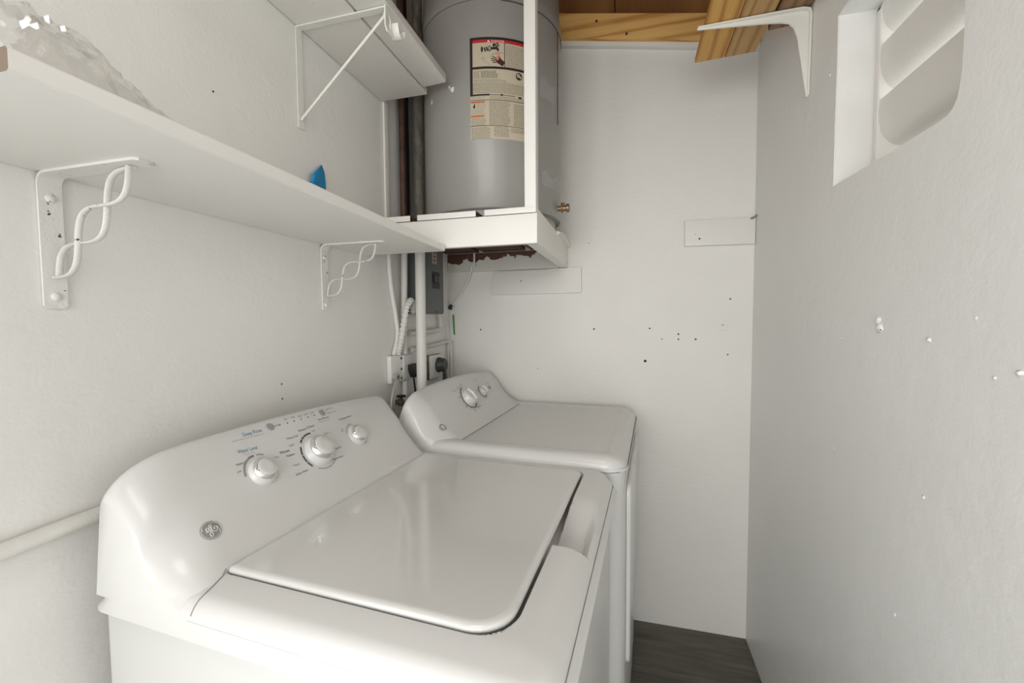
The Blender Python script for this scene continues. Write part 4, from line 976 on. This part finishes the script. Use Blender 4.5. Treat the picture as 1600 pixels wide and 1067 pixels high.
# fitting and stub of conduit below the box
pipe('stub_conduit', [(-.785, 1.392, ZO0-.001), (-.785, 1.392, .88)], .010, M['pvc'], 'short white conduit dropping from the bottom of the outlet box', 'conduit', n=12)
base = (-.77, 1.31, 1.0); vv_ = thing('hose_valve', 'dark corroded hose valve low on the left wall between the two machines', 'valve', base)
bm = new(); lathe(bm, [(0, 0), (.008, 0), (.008, .02), (.013, .022), (.013, .036), (.009, .038), (0, .038)], frame((XL+.0005, 1.335, 1.012), (0, 1, 0), (0, 0, 1), (1, 0, 0)), 14); finish('valve_body', bm, M['galv'], vv_, base)
bm = new(); lathe(bm, [(0, 0), (.004, 0), (.004, .012), (.016, .013), (.017, .018), (.012, .020), (0, .019)], frame((XL+.032, 1.335, 1.018), (0, 1, 0), (1, 0, 0), (0, 0, 1)), 12); finish('valve_handle', bm, M['black'], vv_, base)
# dryer outlet
base = (XL, 1.66, 1.08); do = thing('dryer_outlet', 'square white surface outlet on the left wall behind the dryer', 'outlet', base)
bm = new(); box(bm, XL+.0005, -.785, 1.585, 1.715, 1.055, 1.156, .002, 1); finish('back_box', bm, M['galv'], do, base)
bm = new(); box(bm, -.7848, -.776, 1.590, 1.712, 1.058, 1.156, .003, 2); finish('face_plate', bm, M['bracket'], do, base)
base = (-.775, 1.665, 1.11); dp = thing('dryer_plug', 'large dark grey round plug pushed into the square outlet behind the dryer', 'plug', base)
bm = new(); lathe(bm, [(0, 0), (.032, 0), (.033, .006), (.030, .010), (.027, .028), (.022, .034), (.010, .036), (0, .036)], frame((-.7755, 1.662, 1.112), (0, 1, 0), (0, 0, 1), (1, 0, 0)), 24)
finish('plug_body', bm, plain('dark_grey_plug', (.06, .06, .058), .5), dp, base)
bm = new(); tube(bm, spline([(-.755, 1.665, 1.10), (-.750, 1.668, 1.07), (-.752, 1.67, 1.0), (-.755, 1.67, .93)], 5), .009, 10); finish('cord', bm, bpy.data.materials['dark_grey_plug'], dp, base, 60)

for o_s in list(bpy.data.objects):
    if o_s.name.split('.')[0] in ('printed_lettering', 'small_print', 'label_pictogram'): o_s['kind'] = 'stuff'
# ================================================================== SMALL THINGS
# blue painter's tape stuck to the wall above the shelf
bm = new()
def tp(px, py, x): return hit(px, py, 0, x)
rowsT = [[(481, 287, -.792), (488, 289.5, -.782), (496, 293, -.786), (509.5, 300, -.794)],
         [(482.5, 284.5, -.786), (490, 283.5, -.776), (498, 284, -.781), (509, 285, -.793)],
         [(487, 281, -.788), (492, 277, -.780), (499, 276, -.783), (508, 276, -.793)],
         [(486.5, 273, -.790), (491, 271, -.783), (498, 267, -.786), (507, 269, -.794)],
         [(490, 270, -.793), (495, 266.5, -.789), (500, 262, -.790), (504.5, 262, -.795)],
         [(501, 260, -.794), (501.4, 259, -.792), (501.9, 258, -.793), (502.4, 257, -.795)]]
g = [[bm.verts.new(tp(*q)) for q in r_] for r_ in rowsT]
for a, c in zip(g, g[1:]):
    for k in range(3): bm.faces.new((a[k], a[k+1], c[k+1], c[k]))
r = bmesh.ops.extrude_face_region(bm, geom=bm.faces[:]); bmesh.ops.translate(bm, verts=[q for q in r['geom'] if isinstance(q, bmesh.types.BMVert)], vec=(-.0008, 0, 0))
# reach down to the shelf
solo('blue_tape', bm, M['blue'], tuple(tp(497, 293, -.79)), 'crumpled piece of blue painter\'s tape on the wall above the lower shelf', 'tape', None, 0)

# clear plastic bag slumped on the near end of the shelf
bm = new(); NB, MB = 60, 44; rnd = random.Random(11)
from mathutils import noise as mn
g = []
SHZ = 1.535
for i in range(NB+1):
    row = []
    s = i/NB; y = .2525+.192*s                                  # along the shelf
    top = .078*sstep(-.05, .14, s)*(1-sstep(.25, 1.0, s)**1.15)+.006; xc = -.600+.01*s; hw = (.088-.025*s)
    for j in range(MB+1):
        a = PI*j/MB
        x = xc+hw*math.cos(a); z = SHZ+top*max(math.sin(a), 0)**.8
        p3 = Vector((x*13, y*13, z*13)); n1 = mn.noise(p3); n2 = abs(mn.noise(p3*2.1))+.45*abs(mn.noise(p3*5.1))
        f = math.sin(a)
        d = Vector((math.cos(a), 0, math.sin(a)))*(.020*n1-.030*n2)*f
        row.append(bm.verts.new((x+d.x, y+.006*mn.noise(p3*.8)*f, max(z+d.z, SHZ+.0015))))
    g.append(row)
for a, c in zip(g, g[1:]):
    for k in range(MB): bm.faces.new((a[k], a[k+1], c[k+1], c[k]))
for i in (0, NB): bm.faces.new(g[i] if i == 0 else g[i][::-1])
solo('plastic_bag', bm, M['film'], (-.60, .36, SHZ), 'crumpled clear plastic bag slumped on the near end of the lower shelf', 'plastic bag', None, 12)
